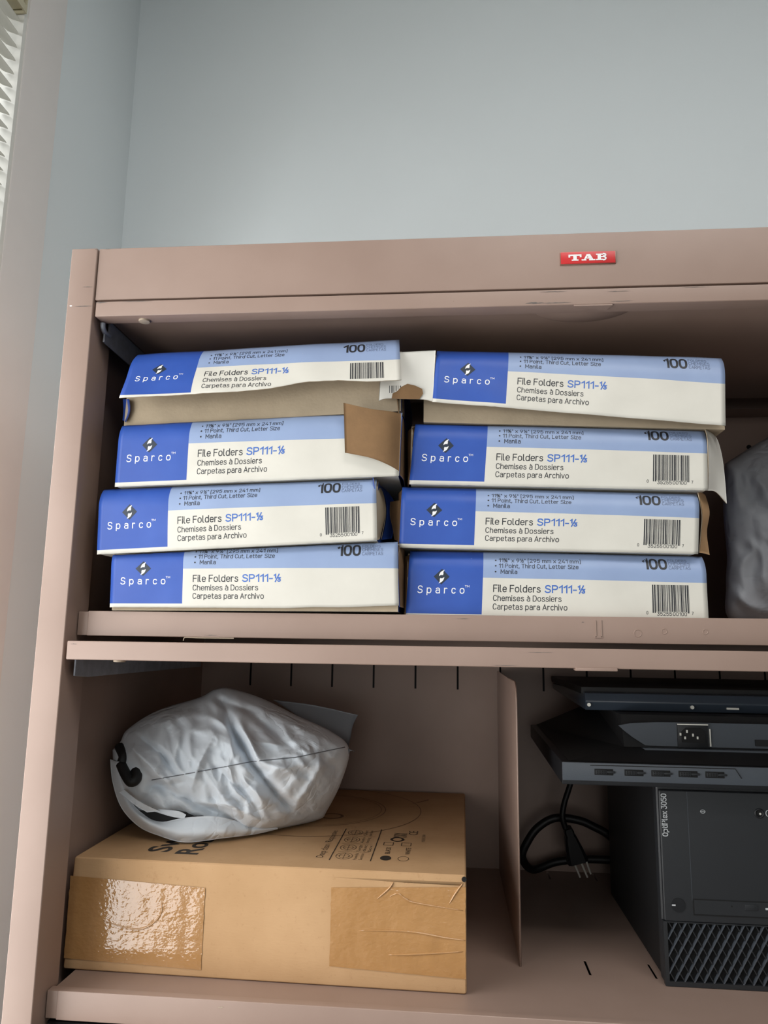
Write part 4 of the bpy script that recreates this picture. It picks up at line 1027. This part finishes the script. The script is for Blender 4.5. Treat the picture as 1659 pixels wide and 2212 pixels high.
G().prism([(a.x+.004, b.z+.006), (b.x-.004, b.z+.006), (b.x-.004, a.z-.009), (b.x-.009, a.z-.0045), (a.x+.009, a.z-.0045), (a.x+.004, a.z-.009)], 1, .1445, .147).build('socket_recess', 'hole', so)
for u_, v_ in ((1470, 1586), (1484, 1580), (1497, 1588), (1480, 1594), (1507, 1594)):
    c = py(u_, v_, .144); G().box(c.x-.0009, c.x+.0009, .1438, .145, c.z-.0015, c.z+.0015).build('socket_pin', 'chrome', so)
a = GM(1531, 1580); G().box(a.x, a.x+.0012, .1465, .149, GM(1531, 1612).z, a.z+.003).build('bay_rib', 'chrome', so)
a, b = GM(1630, 1600), GM(1659, 1622); G().box(a.x, .93, .146, .150, b.z+.005, a.z+.001).build('video_port', 'black_matte', mo)
c0, c1 = GM(1395, 1616, .14), GM(1640, 1620, .14)
G().prism([(c0.x, c0.z-.0025), (.98, c0.z-.0025), (.98, c0.z), (c0.x-.004, c0.z)], 1, .1395, .1495).build('bay_ledge', 'grey_plastic', mo)
# buttons on the bottom edge
ln = [GM(1275, 1653, .0893), GM(1588, 1661, .0893), GM(1602, 1682, .0893)]
g = G(); g.tube([tuple(v) for v in ln], .0004, 6).build('edge_groove', 'hole', mo)
for a0, b0 in ((1305, 1668), (1370, 1669.5), (1428, 1671), (1487, 1672.5), (1545, 1674)):
    c = py(a0, b0, .0893)
    bt = G().box(c.x-.0100, c.x+.0095, .0893, .0902, c.z-.0032, c.z+.0032).build('menu_button', 'hole', mo, .0006)
    g = G().box(c.x-.0088, c.x+.0028, .0882, .0896, c.z-.0022, c.z+.0022).box(c.x+.0028, c.x+.0115, .0885, .0896, c.z-.0010, c.z+.0012); g.build('button_key', 'tower', bt, .0005)
    for i in range(4):
        for j in range(2): G().box(c.x-.0078+i*.0026, c.x-.0064+i*.0026, .0879, .0884, c.z-.0015+j*.0019, c.z-.0003+j*.0019).build('key_dot', 'hole', bt)
mu = thing('computer_monitor', 'slim black monitor lying flat on top of the other monitor', 'monitor', (.83, .33, -.107))
V = []
for X in (.5940, 1.085): V += [(X, .2, -.1070), (X, .1965, -.0965), (X, .2, -.0868), (X, .205, -.0858), (X, .485, -.0915), (X, .485, -.100)]
g = G().add(V, [(0, 6, 7, 1), (1, 7, 8, 2), (2, 8, 9, 3), (3, 9, 10, 4), (4, 10, 11, 5), (5, 11, 6, 0), (0, 1, 2, 3, 4, 5), (11, 10, 9, 8, 7, 6)])
g.build('display_panel', 'edge_gloss', mu, .0016, 2)
G().box(.592, 1.087, .212, .487, -.0890, -.0800).build('screen_bezel', 'black_matte', mu, .0015)
for a0, b0 in ((1272, 1522), (1495, 1528)):
    c = py(a0, b0, .197); G().cyl((c.x, .1955, c.z), 1, .0022, .0025, 14).build('screw', 'chrome', mu)
c = py(1582, 1531, .198); G().box(c.x-.007, c.x+.007, .1958, .1985, c.z-.0010, c.z+.0012).build('edge_mark', 'chrome', mu)

# ------------------------------------------------------------------ cords
pc = thing('power_cord', 'black power cord with a three-prong plug hanging below the monitors', 'cord', (.60, .44, ZB))
yc = .43
G().tube(spline([tuple(A(a, b, y)) for a, b, y in ((1238, 1672, .395), (1230, 1700, .395), (1219, 1735, .395), (1215, 1765, .395), (1222, 1790, .397))], 8), .0042, 10).build('cable', 'cord', pc, smooth=True)
pa, pb_ = A(1226, 1788, .398), A(1248, 1862, .404)
ax = (pb_-pa).normalized(); sd = Vector((1, 0, .3)).cross(ax).cross(ax).normalized()*-1; fr_ = ax.cross(sd)
rows = []
for t_, wd in ((0, .0055), (.12, .0070), (.2, .0062), (.28, .0085), (.6, .0120), (.95, .0148), (1, .0140)):
    P = pa.lerp(pb_, t_); rows.append([P+sd*wd*c_[0]+fr_*(.0085)*c_[1] for c_ in ((-1, -.6), (-.7, -1), (.7, -1), (1, -.6), (1, .6), (.7, 1), (-.7, 1), (-1, .6), (-1, -.6))])
G().grid(rows).add(rows[-1][:-1], [tuple(range(8))]).add(rows[0][:-1], [tuple(range(7, -1, -1))]).build('plug', 'black', pc, smooth=False)
for (a0, b0), (a1, b1_) in (((1240, 1864), (1253, 1895)), ((1254, 1860), (1269, 1895)), ((1265, 1857), (1276, 1888))):
    P, Q = A(a0, b0, .404), A(a1, b1_, .407); G().tube([P, Q], .0014, 6).build('prong', 'chrome', pc)
cb = G().tube(spline([tuple(A(a, b, y)) for a, b, y in ((1330, 1858, .45), (1260, 1856, .462), (1200, 1862, .465), (1150, 1878, .455), (1128, 1850, .435), (1143, 1812, .43), (1165, 1785, .43), (1200, 1767, .43), (1250, 1772, .43), (1285, 1787, .43), (1312, 1802, .43), (1340, 1830, .43))], 8), .0058, 12).build('cable', 'cord', smooth=True)
tag(origin(cb), 'thick black cable looped behind the divider next to the computer', 'cable')
